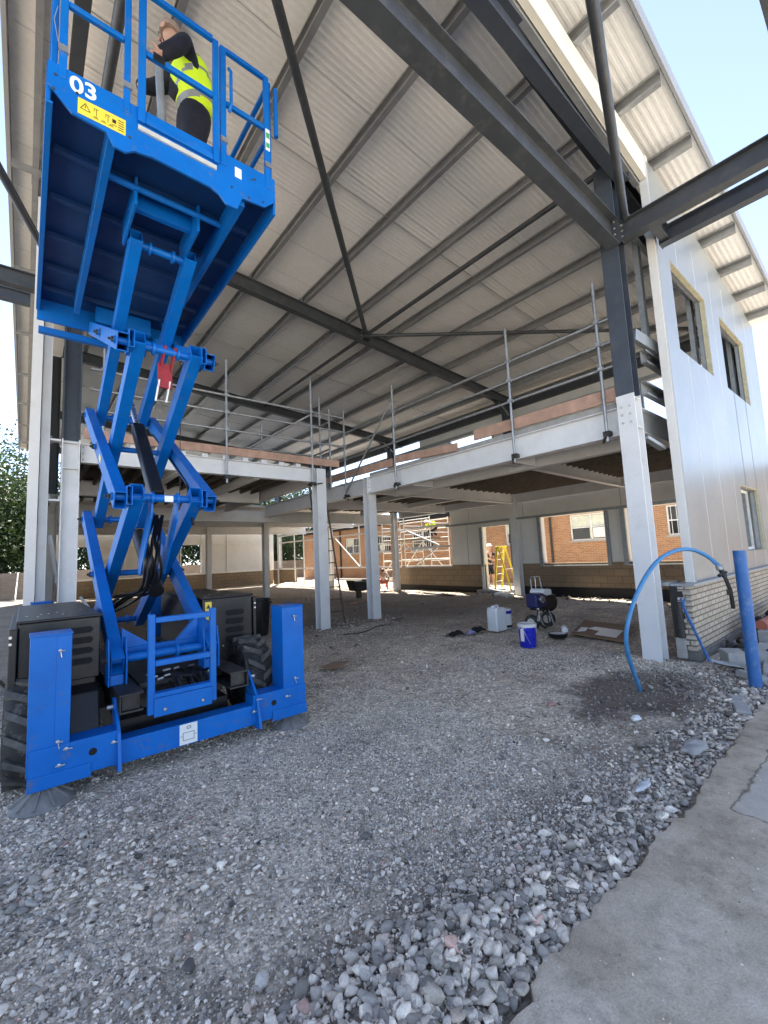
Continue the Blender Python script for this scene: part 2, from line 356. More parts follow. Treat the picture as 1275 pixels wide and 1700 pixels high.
def smooth_mesh(me, deg):
    me.polygons.foreach_set('use_smooth', [True]*len(me.polygons))
    try: me.set_sharp_from_angle(angle=R_(deg))
    except Exception: pass
def thing(name, loc, label, cat, group=None):
    o = bpy.data.objects.new(name, None); COL.objects.link(o); o.location = loc; o.empty_display_size = .2
    ORG[o.name] = Vector(loc); o['label'] = label; o['category'] = cat
    if group: o['group'] = group
    return o
def tag(o, label, cat, group=None):
    o['label'] = label; o['category'] = cat
    if group: o['group'] = group
    return o
def copy_tree(o, loc, rz=None, label=None, scale=None):
    r = o.copy(); COL.objects.link(r); r.location = loc
    if rz is not None: r.rotation_euler = (0, 0, rz)
    if scale: r.scale = scale
    if label: r['label'] = label
    for ch in o.children:
        c = ch.copy(); COL.objects.link(c); c.parent = r
        for g in ch.children:
            d = g.copy(); COL.objects.link(d); d.parent = c
    return r
def text_mesh(body, size, origin, xdir, ydir, mat, parent, name='lettering', bold=.0, depth=.0015):
    cu = bpy.data.curves.new('t', 'FONT'); cu.body = body; cu.size = size; cu.extrude = depth; cu.offset = bold
    ob = bpy.data.objects.new('t', cu); COL.objects.link(ob); dg = bpy.context.evaluated_depsgraph_get()
    me = bpy.data.meshes.new_from_object(ob.evaluated_get(dg)); bpy.data.objects.remove(ob)
    x = Vector(xdir).normalized(); y = Vector(ydir).normalized(); z = x.cross(y); o = ORG[parent.name]
    m = Matrix((x, y, z)).transposed().to_4x4(); m.translation = Vector(origin)-o; me.transform(m)
    r = bpy.data.objects.new(name, me); COL.objects.link(r); r.parent = parent; ORG[r.name] = o
    me.materials.clear(); me.materials.append(M[mat]); return r
def skin(name, verts, edges, radii, mat, parent, org=None, sub=2, mats=None, pick=None):
    me = bpy.data.meshes.new(name); o = ORG[parent.name] if parent is not None else Vector(org)
    me.from_pydata([tuple(Vector(v)-o) for v in verts], edges, []); ob = bpy.data.objects.new(name, me); COL.objects.link(ob)
    sm = ob.modifiers.new('s', 'SKIN'); sm.use_smooth_shade = True
    for i, r in enumerate(radii):
        rr = r if isinstance(r, tuple) else (r, r); me.skin_vertices[0].data[i].radius = rr; me.skin_vertices[0].data[i].use_root = (i == 0)
    su = ob.modifiers.new('u', 'SUBSURF'); su.levels = sub; su.render_levels = sub
    dg = bpy.context.evaluated_depsgraph_get(); me2 = bpy.data.meshes.new_from_object(ob.evaluated_get(dg)); bpy.data.objects.remove(ob); bpy.data.meshes.remove(me)
    me2.name = name; r = bpy.data.objects.new(name, me2); COL.objects.link(r); ORG[r.name] = o
    if parent is not None: r.parent = parent
    else: r.location = o
    me2.materials.clear()
    for mm in (mats or [mat]): me2.materials.append(M[mm])
    if pick:
        for p in me2.polygons: p.material_index = pick(p.center+o)
    me2.polygons.foreach_set('use_smooth', [True]*len(me2.polygons)); return r
# value noise for terrain
_P = RNG.random((64, 64))
def vnoise(x, y):
    xi = np.floor(x).astype(int); yi = np.floor(y).astype(int); fx = x-xi; fy = y-yi
    fx = fx*fx*(3-2*fx); fy = fy*fy*(3-2*fy); g = lambda i, j: _P[i % 64, j % 64]
    return (g(xi, yi)*(1-fx)+g(xi+1, yi)*fx)*(1-fy)+(g(xi, yi+1)*(1-fx)+g(xi+1, yi+1)*fx)*fy
def ground_z(x, y):
    x = np.asarray(x, float); y = np.asarray(y, float)
    h = (vnoise(x*.7+9, y*.7)-.5)*.05+(vnoise(x*2.3, y*2.3+5)-.5)*.035+(vnoise(x*7, y*7)-.5)*.014
    near = np.clip(1-np.abs(y-1.25)/.6, 0, 1)*np.clip(x/1.0+2, 0, 1)*np.clip((7-x)/1.5, 0, 1)
    h += near*(.03+.03*vnoise(x*1.7+3, y*2))
    flat = np.clip(1-np.hypot(np.maximum(np.abs(x-1.1)-1.3, 0), np.maximum(np.abs(y-5.3)-1.7, 0))/.5, 0, 1)
    return h*(1-.7*flat)-.012
# ------------------------------------------------------------------ ground
def grid_axis(parts):
    out = []
    for a, b, st in parts: out += list(np.arange(a, b, st))
    return np.array(out+[parts[-1][1]])
def terrain():
    xs = grid_axis([(-160, -20, 20), (-20, -3, 1.0), (-3, 8, .05), (8, 20, .25), (20, 60, 4), (60, 220, 20)])
    ys = grid_axis([(-60, -4, 7), (-4, .4, .4), (.4, 6, .05), (6, 12, .15), (12, 40, .6), (40, 100, 6), (100, 300, 25)])
    X, Y = np.meshgrid(xs, ys); Z = ground_z(X, Y); Z = np.where(Y < .9, np.minimum(Z, -.03), Z)
    n, m = X.shape; V = np.stack([X, Y, Z], -1).reshape(-1, 3)
    I = np.arange(n*m).reshape(n, m); F = np.stack([I[:-1, :-1], I[:-1, 1:], I[1:, 1:], I[1:, :-1]], -1).reshape(-1, 4)
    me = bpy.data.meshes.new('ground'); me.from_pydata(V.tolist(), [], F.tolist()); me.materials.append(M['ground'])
    me.polygons.foreach_set('use_smooth', [True]*len(me.polygons))
    o = bpy.data.objects.new('ground', me); COL.objects.link(o); o['kind'] = 'structure'
terrain()
def slab():
    mb = MB(); xs = np.arange(-8, 40.01, .04); rr = np.random.default_rng(3)
    e = 1.035+(vnoise(xs*1.1, xs*0+2)-.5)*.04+(vnoise(xs*5, xs*0+7)-.5)*.022+(vnoise(xs*17, xs*0+4)-.5)*.03+(np.random.default_rng(5).random(len(xs))-.5)*.012-.018*np.clip((vnoise(xs*2.6, xs*0+9)-.62)*9, 0, 1)
    e += np.where((xs > 2.9) & (xs < 3.3), -.035, 0)+np.where((xs > 1.2) & (xs < 1.42), -.03, 0)
    rows = []
    prof = [(-2.45, .062), (-2, .062), (0, .062), (.5, .064), (.75, .06)]
    for x, ed in zip(xs, e):
        z0 = .056+.006*vnoise(np.array(x*3), np.array(1.0)); r = [(x, y, z+(.004*vnoise(np.array(x*4), np.array(y*4+3)))) for y, z in prof]
        r += [(x, ed-.03, float(z0)), (x, ed-.008, float(z0-.006-rr.random()*.008)), (x, ed+rr.random()*.012, -.01), (x, ed+.03, -.15)]; rows.append(r)
    k = len(rows[0]); vs = [p for r in rows for p in r]
    mb.add(vs, [(i*k+j, (i+1)*k+j, (i+1)*k+j+1, i*k+j+1) for i in range(len(rows)-1) for j in range(k-1)])
    o = mb.build('concrete_pavement', 'slab', org=(0, 0, 0), kind='structure'); smooth_mesh(o.data, 35)
slab()
def bounce_yard():  # unseen ground behind the camera, added as a warm reflector for roof and facade
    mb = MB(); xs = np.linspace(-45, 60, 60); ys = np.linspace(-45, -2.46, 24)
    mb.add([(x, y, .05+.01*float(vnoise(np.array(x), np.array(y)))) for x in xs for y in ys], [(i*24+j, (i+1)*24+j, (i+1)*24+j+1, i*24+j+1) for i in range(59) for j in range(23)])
    mb.build('unseen_bounce_yard', 'bounce_yard', org=(0, 0, 0), kind='structure', smooth=True)
bounce_yard()
def stones():
    rr = np.random.default_rng(11); protos = {}
    for lvl, cnt in ((1, 8), (2, 14)):
        L = []
        for k in range(cnt):
            bm = bmesh.new(); bmesh.ops.create_icosphere(bm, subdivisions=lvl, radius=1); V = np.array([v.co[:] for v in bm.verts]); F = np.array([[v.index for v in f.verts] for f in bm.faces]); bm.free()
            V = V*(1+rr.normal(0, .08, (len(V), 1)))
            for _ in range(11 if lvl == 2 else 4):
                d = rr.normal(size=3); d /= np.linalg.norm(d); h = rr.uniform(.38, .75); s = V@d; V = V-np.outer(np.maximum(s-h, 0), d)
            L.append((V, F))
        protos[lvl] = L
    items = {1: [], 2: []}
    def scatter(n, xr, yr, smin, smax, lvl, keep=None, power=1.6, lift=.25, tone=1.0):
        x = rr.uniform(*xr, n); y = rr.uniform(*yr, n); m = np.ones(n, bool)
        if keep is not None: m = rr.random(n) < keep(x, y)
        m &= ~((y < 1.03) & (x > -8))
        x, y = x[m], y[m]; s = smin+(smax-smin)*rr.random(len(x))**power
        items[lvl].append((x, y, s, lift, tone))
    patch = lambda x, y: np.clip((vnoise(x*1.1+20, y*1.1)*.6+vnoise(x*3.1+2, y*3.1+8)*.4-.40)*3.6, .03, 1)
    coarse = lambda x, y: np.clip(1.15-np.abs(y-1.1-.18*x)/1.3, .06, 1)*np.clip(x*1.5-.6, .05, 1)+np.clip(1.5-np.hypot(x+.3, (y-2.1)*.8)/1.3, 0, 1)+.45*np.clip(1-np.hypot(x-4.2, (y-4.2))/1.8, 0, 1)
    vis = lambda x, y: ((np.arctan2(x, y) > -.12) & (np.arctan2(x, y) < 1.45)).astype(float)
    edge = lambda x, y: np.clip(1.0-(y-1.05)/(.25+.50*vnoise(x*.9+4, y*0+3)), 0, 1)*np.clip(x+.4, 0, 1)*np.clip((6.6-x)*1.5, 0, 1)
    corner = lambda x, y: np.clip(1.35-np.hypot(x+.35, (y-1.9)*.75)/1.5, 0, 1)*np.clip((vnoise(x*2+2, y*2)-.1)*2.2, .2, 1)
    nearb = lambda x, y: np.clip(1.2-np.hypot((x-.9)*1.0, (y-1.15)*2.2), 0, 1)
    # fine grit close to the lens, coarser further out
    scatter(90000, (-.6, 3.4), (1.05, 3.8), .004, .011, 1, lambda x, y: (.35+.65*patch(x, y))*vis(x, y))
    scatter(60000, (-1.2, 7), (1.05, 8.5), .007, .016, 1, lambda x, y: (.25+.75*patch(x, y))*vis(x, y))
    scatter(34000, (-1.2, 7), (1.05, 8), .010, .027, 2, lambda x, y: np.clip(coarse(x, y), .05, 1)*(.10+.90*patch(x, y))*vis(x, y), 1.7)
    scatter(5000, (3, 8), (2, 6), .010, .024, 1, lambda x, y: patch(x, y)*.9)
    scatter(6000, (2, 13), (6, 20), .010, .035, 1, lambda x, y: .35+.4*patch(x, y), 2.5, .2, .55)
    scatter(12000, (-.4, 6.8), (1.03, 2.0), .012, .034, 2, edge, 1.6, .35)
    scatter(900, (-.4, 6.6), (1.03, 1.7), .024, .054, 2, lambda x, y: edge(x, y)**1.3, 1.8, .55)
    scatter(14000, (-1.6, 1.2), (1.05, 3.9), .010, .028, 2, corner, 1.6, .35)
    scatter(1100, (-1.6, .9), (1.05, 3.4), .02, .05, 2, lambda x, y: corner(x, y)**1.5, 1.8, .4)
    scatter(2200, (.0, 1.8), (1.05, 1.7), .014, .046, 2, nearb, 1.5, .45)
    scatter(900, (-.5, 6), (1.2, 7), .018, .042, 2, lambda x, y: np.clip(coarse(x, y), .1, 1)*vis(x, y), 2, .3)
    scatter(900, (5.2, 9), (1.05, 2.0), .012, .05, 2, lambda x, y: .8+0*x, 2, .4)
    items[1].append((rr.uniform(.6, 5.5, 260), rr.uniform(-.2, 1.0, 260), rr.uniform(.002, .007, 260), 3.0, 1.1))
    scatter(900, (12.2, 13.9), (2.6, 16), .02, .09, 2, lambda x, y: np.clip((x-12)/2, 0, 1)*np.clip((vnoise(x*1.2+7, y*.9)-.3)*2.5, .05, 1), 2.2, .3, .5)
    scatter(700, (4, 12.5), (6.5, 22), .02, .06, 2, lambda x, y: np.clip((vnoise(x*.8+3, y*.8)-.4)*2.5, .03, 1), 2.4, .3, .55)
    scatter(260, (5.0, 7.6), (8.4, 9.6), .02, .06, 2, lambda x, y: .6+0*x, 2.0, .3, .8)
    VV = []; FF = []; CC = []; off = 0
    for lvl, groups in items.items():
        for x, y, s, lift, tone in groups:
            n = len(x); pid = rr.integers(0, len(protos[lvl]), n); z = ground_z(x, y) if lift < 2 else np.full(n, .062)-s*2.5
            q = rr.normal(size=(n, 4)); q /= np.linalg.norm(q, axis=1)[:, None]; a, b, c, d = q.T
            Rm = np.stack([1-2*(c*c+d*d), 2*(b*c-a*d), 2*(b*d+a*c), 2*(b*c+a*d), 1-2*(b*b+d*d), 2*(c*d-a*b), 2*(b*d-a*c), 2*(c*d+a*b), 1-2*(b*b+c*c)], -1).reshape(n, 3, 3)
            sc = np.stack([s, s*rr.uniform(.6, 1, n), s*rr.uniform(.45, .8, n)], -1)
            g = rr.normal(.60, .20, n).clip(.10, .92)*tone*(1-.60*np.clip(1.15-np.hypot((x-5.2)*.72, (y-2.12)*1.35), 0, 1)**.5*(np.hypot((x-5.2)*.72, (y-2.12)*1.35) < .85))*np.where(s > .02, .95, 1.05); warm = rr.random(n); col = np.stack([g*1.13, g*1.0, g*.84], -1)
            br = warm > .93; col[br] = np.stack([g[br]*1.02, g[br]*.84, g[br]*.68], -1)
            rd = warm > .992; col[rd] = np.stack([g[rd]*1.0, g[rd]*.66, g[rd]*.54], -1)
            bl = warm < .3; col[bl] *= np.array([.62, .64, .67])
            for k in range(len(protos[lvl])):
                ix = np.where(pid == k)[0]
                if not len(ix): continue
                V, F = protos[lvl][k]; W = np.einsum('nij,nvj->nvi', Rm[ix], V[None]*sc[ix][:, None, :])
                W[..., 2] *= .75
                W += np.stack([x[ix], y[ix], z[ix]+s[ix]*lift], -1)[:, None, :]
                nv = len(V); VV.append(W.reshape(-1, 3)); FF.append((F[None]+(off+np.arange(len(ix))*nv)[:, None, None]).reshape(-1, 3))
                CC.append(np.repeat(col[ix], nv, 0)); off += nv*len(ix)
    V = np.concatenate(VV); F = np.concatenate(FF); C = np.concatenate(CC)
    me = bpy.data.meshes.new('gravel'); me.vertices.add(len(V)); me.vertices.foreach_set('co', V.ravel().astype(np.float32))
    me.loops.add(F.size); me.loops.foreach_set('vertex_index', F.ravel().astype(np.int32)); me.polygons.add(len(F))
    me.polygons.foreach_set('loop_start', np.arange(0, F.size, 3, dtype=np.int32)); me.update(); me.validate()
    at = me.color_attributes.new('tint', 'FLOAT_COLOR', 'POINT'); at.data.foreach_set('color', np.c_[C, np.ones(len(C))].ravel().astype(np.float32))
    me.materials.append(M['stone']); o = bpy.data.objects.new('gravel', me); COL.objects.link(o)
    o['kind'] = 'stuff'; o['label'] = 'loose grey crushed stone spread over the site'
stones()

# ------------------------------------------------------------------ the building
def zr(x): return 7.75-.078*(x-7)          # top of rafters / underside of purlins
BLD = thing('unfinished_building', (7, 15, 0), 'half clad steel framed building with sloping roof and open corner bay', 'building')
YF = [2.4, 8.9, 15.4, 21.9, 28.4]
def column(x, y, z1, flange, split=3.8, size=.25, z0=-.25, label=None):
    mb = MB(); up = (1, 0, 0) if flange == 'x' else (0, 1, 0)
    zs = min(z1, split); mb.isec((x, y, z0), (x, y, zs), size, size, .017, .012, up, 0)
    if z1 > split: mb.isec((x, y, split), (x, y, z1), size, size, .017, .012, up, 1)
    if flange == 'x':       # stiffeners in the web
        for zz in ([3.3, 3.74] if z1 > 3.5 else []): mb.box((x-.106, y-.118, zz), (x+.106, y-.0065, zz+.012), 0)
    mb.box((x-.19, y-.19, z0), (x+.19, y+.19, z0+.075), 0)
    o = mb.build('column', ['white', 'steel_blue'], BLD, bevel=.003)
    if label: o['label'] = label
    return o
column(6.85, 2.42, 7.46, 'x', label='tall corner column, white below and dark grey above')
column(.55, 8.9, 7.9, 'x', label='tall column beside the blue lift, white below and grey above')
column(5.42, 8.9, 3.76, 'y', label='white column with a pole ladder leaning behind it')
column(7.03, 9.0, 3.7, 'y', label='white column at the inner corner of the upper floor')
column(13.8, 9.1, 6.95, 'x'); column(13.42, 15.4, 6.95, 'x'); column(8.6, 19.0, 3.7, 'y'); column(7.65, 24.1, 3.7, 'y'); column(14.05, 28.7, 6.9, 'x')
for y in (15.4, 21.9, 28.4): column(.55, y, 7.9, 'x')
column(13.8, 21.6, 6.95, 'x'); column(13.85, 2.45, 6.93, 'x')
def beam(p, q, d, w, mat, name='beam', label=None, up=(0, 0, 1), tf=.016):
    o = MB().isec(p, q, d, w, tf, .011, up).build(name, mat, BLD, bevel=.003)
    if label: o['label'] = label
    return o
# upper floor steel
beam((.69, 8.9, 3.595), (5.28, 8.9, 3.595), .33, .16, 'white', label='white edge beam of the upper floor behind the lift')
beam((6.95, 2.56, 3.465), (6.95, 8.86, 3.465), .43, .19, 'white', label='white edge beam running from the corner column to the inner column')
beam((6.95, 9.14, 3.465), (6.95, 15.3, 3.465), .43, .19, 'white')
beam((7.86, 2.62, 3.44), (7.86, 8.9, 3.44), .44, .19, 'white'); beam((7.18, 9.03, 3.5), (13.66, 9.03, 3.5), .42, .18, 'white')
beam((13.8, 2.6, 3.55), (13.8, 8.96, 3.55), .44, .18, 'white'); beam((13.6, 9.25, 3.55), (13.6, 15.26, 3.55), .44, .18, 'white')
beam((7.0, 2.47, 3.5), (13.7, 2.47, 3.5), .4, .17, 'white'); beam((7.06, 4.95, 3.49), (13.7, 5.25, 3.49), .33, .15, 'white')
beam((5.42, 9.05, 3.57), (5.42, 15.3, 3.57), .32, .15, 'white')
for x in (2.3, 3.9): beam((x, 9.0, 3.57), (x, 15.3, 3.57), .3, .14, 'white')
for x in (9.2, 11.4): beam((x, 9.14, 3.55), (x, 15.3, 3.55), .3, .14, 'white')
beam((.69, 15.4, 3.3), (13.28, 15.4, 3.3), .44, .18, 'white'); beam((.69, 12.1, 3.5), (5.3, 12.1, 3.5), .36, .15, 'white')
beam((.69, 19.0, 3.42), (13.6, 19.0, 3.42), .42, .18, 'white'); beam((.69, 24.1, 3.42), (13.6, 24.1, 3.42), .42, .18, 'white'); beam((7.1, 12.2, 3.45), (13.5, 12.2, 3.45), .36, .15, 'white')
beam((13.9, 15.6, 3.36), (13.9, 28.6, 3.36), .12, .10, 'white', 'header_rail'); 
# splayed fish-plate brackets under the edge beam
for y in (4.55, 7.35): MB().prism([(7.06, 3.24), (7.76, 3.24), (7.76, 3.46), (7.06, 3.46)], 'xz', y-.008, y+.008).build('bracket_plate', 'white', BLD)
def end_plate(c, axis, d, w, sgn):      # plate with two columns of bolts on a beam end; axis the beam runs along
    x, y, z = c; mb = MB(); nb = 3 if d < .36 else 4
    if axis == 'x': mb.box((x-.007, y-w/2-.01, z-d/2-.008), (x+.007, y+w/2+.01, z+d/2+.008))
    else: mb.box((x-w/2-.01, y-.007, z-d/2-.008), (x+w/2+.01, y+.007, z+d/2+.008))
    o = mb.build('end_plate', 'white' if z < 4 else 'steel', BLD, bevel=.002); mb = MB()
    for k in range(nb):
        zz = z-d/2+.06+(d-.12)*k/(nb-1)
        for q in (-.05, .05):
            p = (x+sgn*.008, y+q, zz) if axis == 'x' else (x+q, y+sgn*.008, zz); mb.lathe([(.016, 0), (.016, .014), (.008, .016), (.008, .028)], p, (sgn, 0, 0) if axis == 'x' else (0, sgn, 0), 6)
    mb.build('bolt', 'bolt', o)
for c, a, d, w, sg in (((.70, 8.9, 3.595), 'x', .33, .16, 1), ((5.27, 8.9, 3.595), 'x', .33, .16, -1), ((6.95, 2.57, 3.465), 'y', .43, .19, 1), ((6.95, 8.85, 3.465), 'y', .43, .19, -1), ((6.71, 2.36, 6.30), 'x', .42, .20, -1), ((6.94, 2.20, 7.34), 'x', .36, .17, -1), ((6.88, 2.27, 6.34), 'y', .30, .16, -1), ((7.45, 1.94, 6.30), 'y', .26, .14, -1), ((6.89, 8.9, zr(6.89)-.16), 'x', .31, .17, -1), ((7.11, 8.9, zr(7.11)-.16), 'x', .31, .17, 1)): end_plate(c, a, d, w, sg)
# side bolts where the edge beams meet the columns
for x, y0, z, sg in ((6.85-.128, 2.42, 6.3, -1), (6.85-.128, 2.42, 3.5, -1)):
    mb = MB()
    for k in range(3):
        for q in (-.055, .055): mb.lathe([(.016, 0), (.016, .013), (.008, .015), (.008, .026)], (x, y0+q, z-.12+.12*k), (sg, 0, 0), 6)
    mb.build('bolt', 'bolt', BLD)
# deck
def deck(name, x0, x1, y0, y1, along):
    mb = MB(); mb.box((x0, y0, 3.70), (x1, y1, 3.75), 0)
    if along == 'y':
        for x in np.arange(x0+.12, x1-.05, .32): mb.box((x, y0+.02, 3.58), (x+.05, y1-.02, 3.699), 1)
    else:
        for y in np.arange(y0+.12, y1-.05, .32): mb.box((x0+.02, y, 3.58), (x1-.02, y+.05, 3.699), 1)
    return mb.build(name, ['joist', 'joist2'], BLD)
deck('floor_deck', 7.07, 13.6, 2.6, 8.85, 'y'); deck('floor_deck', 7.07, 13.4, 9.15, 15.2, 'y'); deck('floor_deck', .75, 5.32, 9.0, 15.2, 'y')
MB().box((.75, 15.5, 3.66), (13.5, 29.6, 3.74)).build('floor_deck', 'panel_in', BLD)
# deck clips under the left toe board
for x in np.arange(1.0, 5.2, .42): MB().box((x, 8.83, 3.762), (x+.12, 8.9, 3.83)).build('deck_clip', 'white', BLD)
MB().box((6.90, 2.62, 3.681), (7.06, 8.8, 3.78)).build('floor_edge_strip', 'conc', BLD)
# rafters and front frame
for y in YF:
    beam((.7 if y > 3 else -3.2, y, zr(.7 if y > 3 else -3.2)-.16), (14.2, y, zr(14.2)-.16), .31, .17, 'steel', 'rafter')
for y in YF[1:]:
    MB().prism([(13.66, zr(13.66)-.33), (12.6, zr(12.6)-.325), (13.66, zr(13.66)-.85)], 'xz', y-.012, y+.012).build('haunch_plate', 'steel', BLD)
    MB().bar((13.55, y-.05, 6.55), (13.0, y-.05, 6.95), .05, .05).build('knee_brace', 'galv', BLD)
beam((-3.2, 2.36, 6.30), (6.72, 2.36, 6.30), .42, .20, 'steel', 'tie_beam', 'dark tie beam crossing the open front at column mid height')
beam((-3.2, 2.20, 7.34), (6.95, 2.20, 7.34), .36, .17, 'steel_blue', 'eaves_beam', 'dark beam with a bluish sheen high across the open front')
MB().isec((-3.2, 2.36, 0), (-3.2, 2.36, 8.3), .25, .25, .017, .012, (1, 0, 0)).build('column', 'steel', BLD)
MB().box((4.05, 2.16, 7.53), (4.11, 2.22, 8.15)).build('strut', 'galv', BLD)
# future bay steel beyond the corner column, and on the left
beam((6.88, 2.28, 6.34), (6.88, .30, 6.34), .30, .16, 'steel', label='dark beam running out from the corner column over the pavement')
beam((7.45, 1.95, 6.30), (7.45, -2.2, 6.30), .26, .14, 'steel_blue', label='second dark beam running out beside the first')
beam((6.96, 1.87, 6.33), (7.52, 1.87, 6.33), .24, .12, 'steel', 'stub_beam'); beam((6.88, .3, 6.34), (6.88, -2.2, 6.34), .30, .16, 'steel')
beam((-2.5, .24, 6.36), (6.79, .24, 6.36), .28, .15, 'steel')
MB().isec((6.88, -2.3, 0), (6.88, -2.3, 6.6), .25, .25, .017, .012, (1, 0, 0)).build('column', 'white', BLD)
MB().tube([(6.84, 2.2, 6.52), (.6, .33, 6.52)], .055, 14).build('brace_tube', 'steel', BLD, smooth=True)
beam((-5.5, 8.9, 6.43), (.42, 8.9, 6.43), .28, .15, 'steel'); beam((-5.5, 8.82, 6.08), (-.05, 8.82, 6.08), .2, .12, 'steel_blue')
MB().tube([(.42, 8.75, 6.4), (-1.9, 1.9, 6.4)], .05, 12).build('brace_tube', 'steel', BLD, smooth=True)
MB().isec((-5.5, 8.9, 0), (-5.5, 8.9, 6.6), .25, .25, .017, .012, (1, 0, 0)).build('column', 'white', BLD)
# roof bracing
for a, b, r in (((7.0, 8.8, 7.62), (.4, 2.3, 8.0), .06), ((7.0, 8.8, 7.60), (13.7, 2.5, 7.08), .045), ((7.0, 2.5, 7.62), (7.0, 8.8, 7.62), .05), ((7.0, 9.0, 7.62), (7.0, 15.3, 7.62), .05)):
    MB().tube([a, b], r, 12).build('brace_tube', 'steel', BLD, smooth=True)
MB().box((6.9, 8.7, 7.50), (7.1, 8.83, 7.70)).build('gusset_plate', 'steel', BLD)
# purlins
PX = [-.05, 1.25, 2.55, 3.85, 5.15, 6.45, 7.75, 9.05, 10.35, 11.65, 12.95, 14.15]
C_SEC = [(-.042, 0), (.042, 0), (.042, .026), (.037, .026), (.037, .005), (-.037, .005), (-.037, .195), (.037, .195), (.037, .172), (.042, .172), (.042, .2), (-.042, .2)]
for x in PX:
    mb = MB().sweep([(-a, b) for a, b in C_SEC][::-1], (x, 1.47, zr(x)), (x, 30.6, zr(x)))
    for y in YF: mb.box((x+.0375, y-.35, zr(x)+.030), (x+.048, y+.35, zr(x)+.165)); mb.box((x-.050, y-.01, zr(x)+.002), (x-.0425, y+.12, zr(x)+.19))
    mb.build('purlin', 'purlin', BLD)
mb = MB()
for y in (5.65, 12.15, 18.65, 25.15):
    mb.tube([(-.1, y, zr(-.1)+.12), (14.2, y, zr(14.2)+.12)], .011, 6)
mb.build('sag_rod', 'purlin', BLD)
# roof sheet: ribbed liner below, plain skin above
def roof():
    ys = []; d = []; y = 1.45; k = 0
    while y < 31:
        ys += [y, y+.030, y+.044, y+.076]; d += [.0, .0, .004, .004]; y += .09
    ys.append(31); d.append(.0); x0, x1 = -.36, 15.0; mb = MB(); n = len(ys)
    vs = [(x0, a, zr(x0)+.205+b) for a, b in zip(ys, d)]+[(x1, a, zr(x1)+.205+b) for a, b in zip(ys, d)]
    mb.add(vs, [(i, i+1, n+i+1, n+i) for i in range(n-1)])
    T = .14; mb.add([(x0, 1.45, zr(x0)+.205), (x1, 1.45, zr(x1)+.205), (x1, 31, zr(x1)+.205), (x0, 31, zr(x0)+.205), (x0, 1.45, zr(x0)+.205+T), (x1, 1.45, zr(x1)+.205+T), (x1, 31, zr(x1)+.205+T), (x0, 31, zr(x0)+.205+T)],
        [(4, 5, 6, 7), (0, 1, 5, 4), (1, 2, 6, 5), (2, 3, 7, 6), (3, 0, 4, 7)])
    mb.build('roof_sheet', 'sheet', BLD, fixn=False)
    mb = MB()
    for y in np.arange(2.45, 30.5, 1.0): mb.add([(-.3, y, zr(-.3)+.2035), (14.9, y, zr(14.9)+.2035), (14.9, y+.007, zr(14.9)+.2035), (-.3, y+.007, zr(-.3)+.2035)], [(0, 3, 2, 1)])
    mb.build('sheet_lap', 'purlin', BLD, fixn=False)
roof()
MB().sweep([(-.012, -.05), (.03, -.05), (.03, .19), (-.012, .19)], (-.40, 1.42, zr(-.40)+.2), (15.03, 1.42, zr(15.03)+.2)).build('verge_flashing', 'flash', BLD, bevel=.004)
mb = MB().box((-.42, 1.46, zr(-.4)-.02), (-.365, 31, zr(-.4)+.37)); mb.build('eaves_flashing', 'flash', BLD, bevel=.004)
for y in (8.6, 11.8, 15.1, 18.4, 21.7, 25, 28.3): MB().box((-.355, y, zr(0)-.06), (.1, y+.09, zr(0)+.02)).build('outrigger', 'purlin', BLD)
MB().isec((.32, 2.5, 7.92), (.32, 8.75, 7.92), .3, .14).build('eaves_beam', 'steel', BLD); MB().tube([(.62, 2.5, 7.6), (.62, 8.75, 7.6)], .06, 12).build('brace_tube', 'steel', BLD, smooth=True)
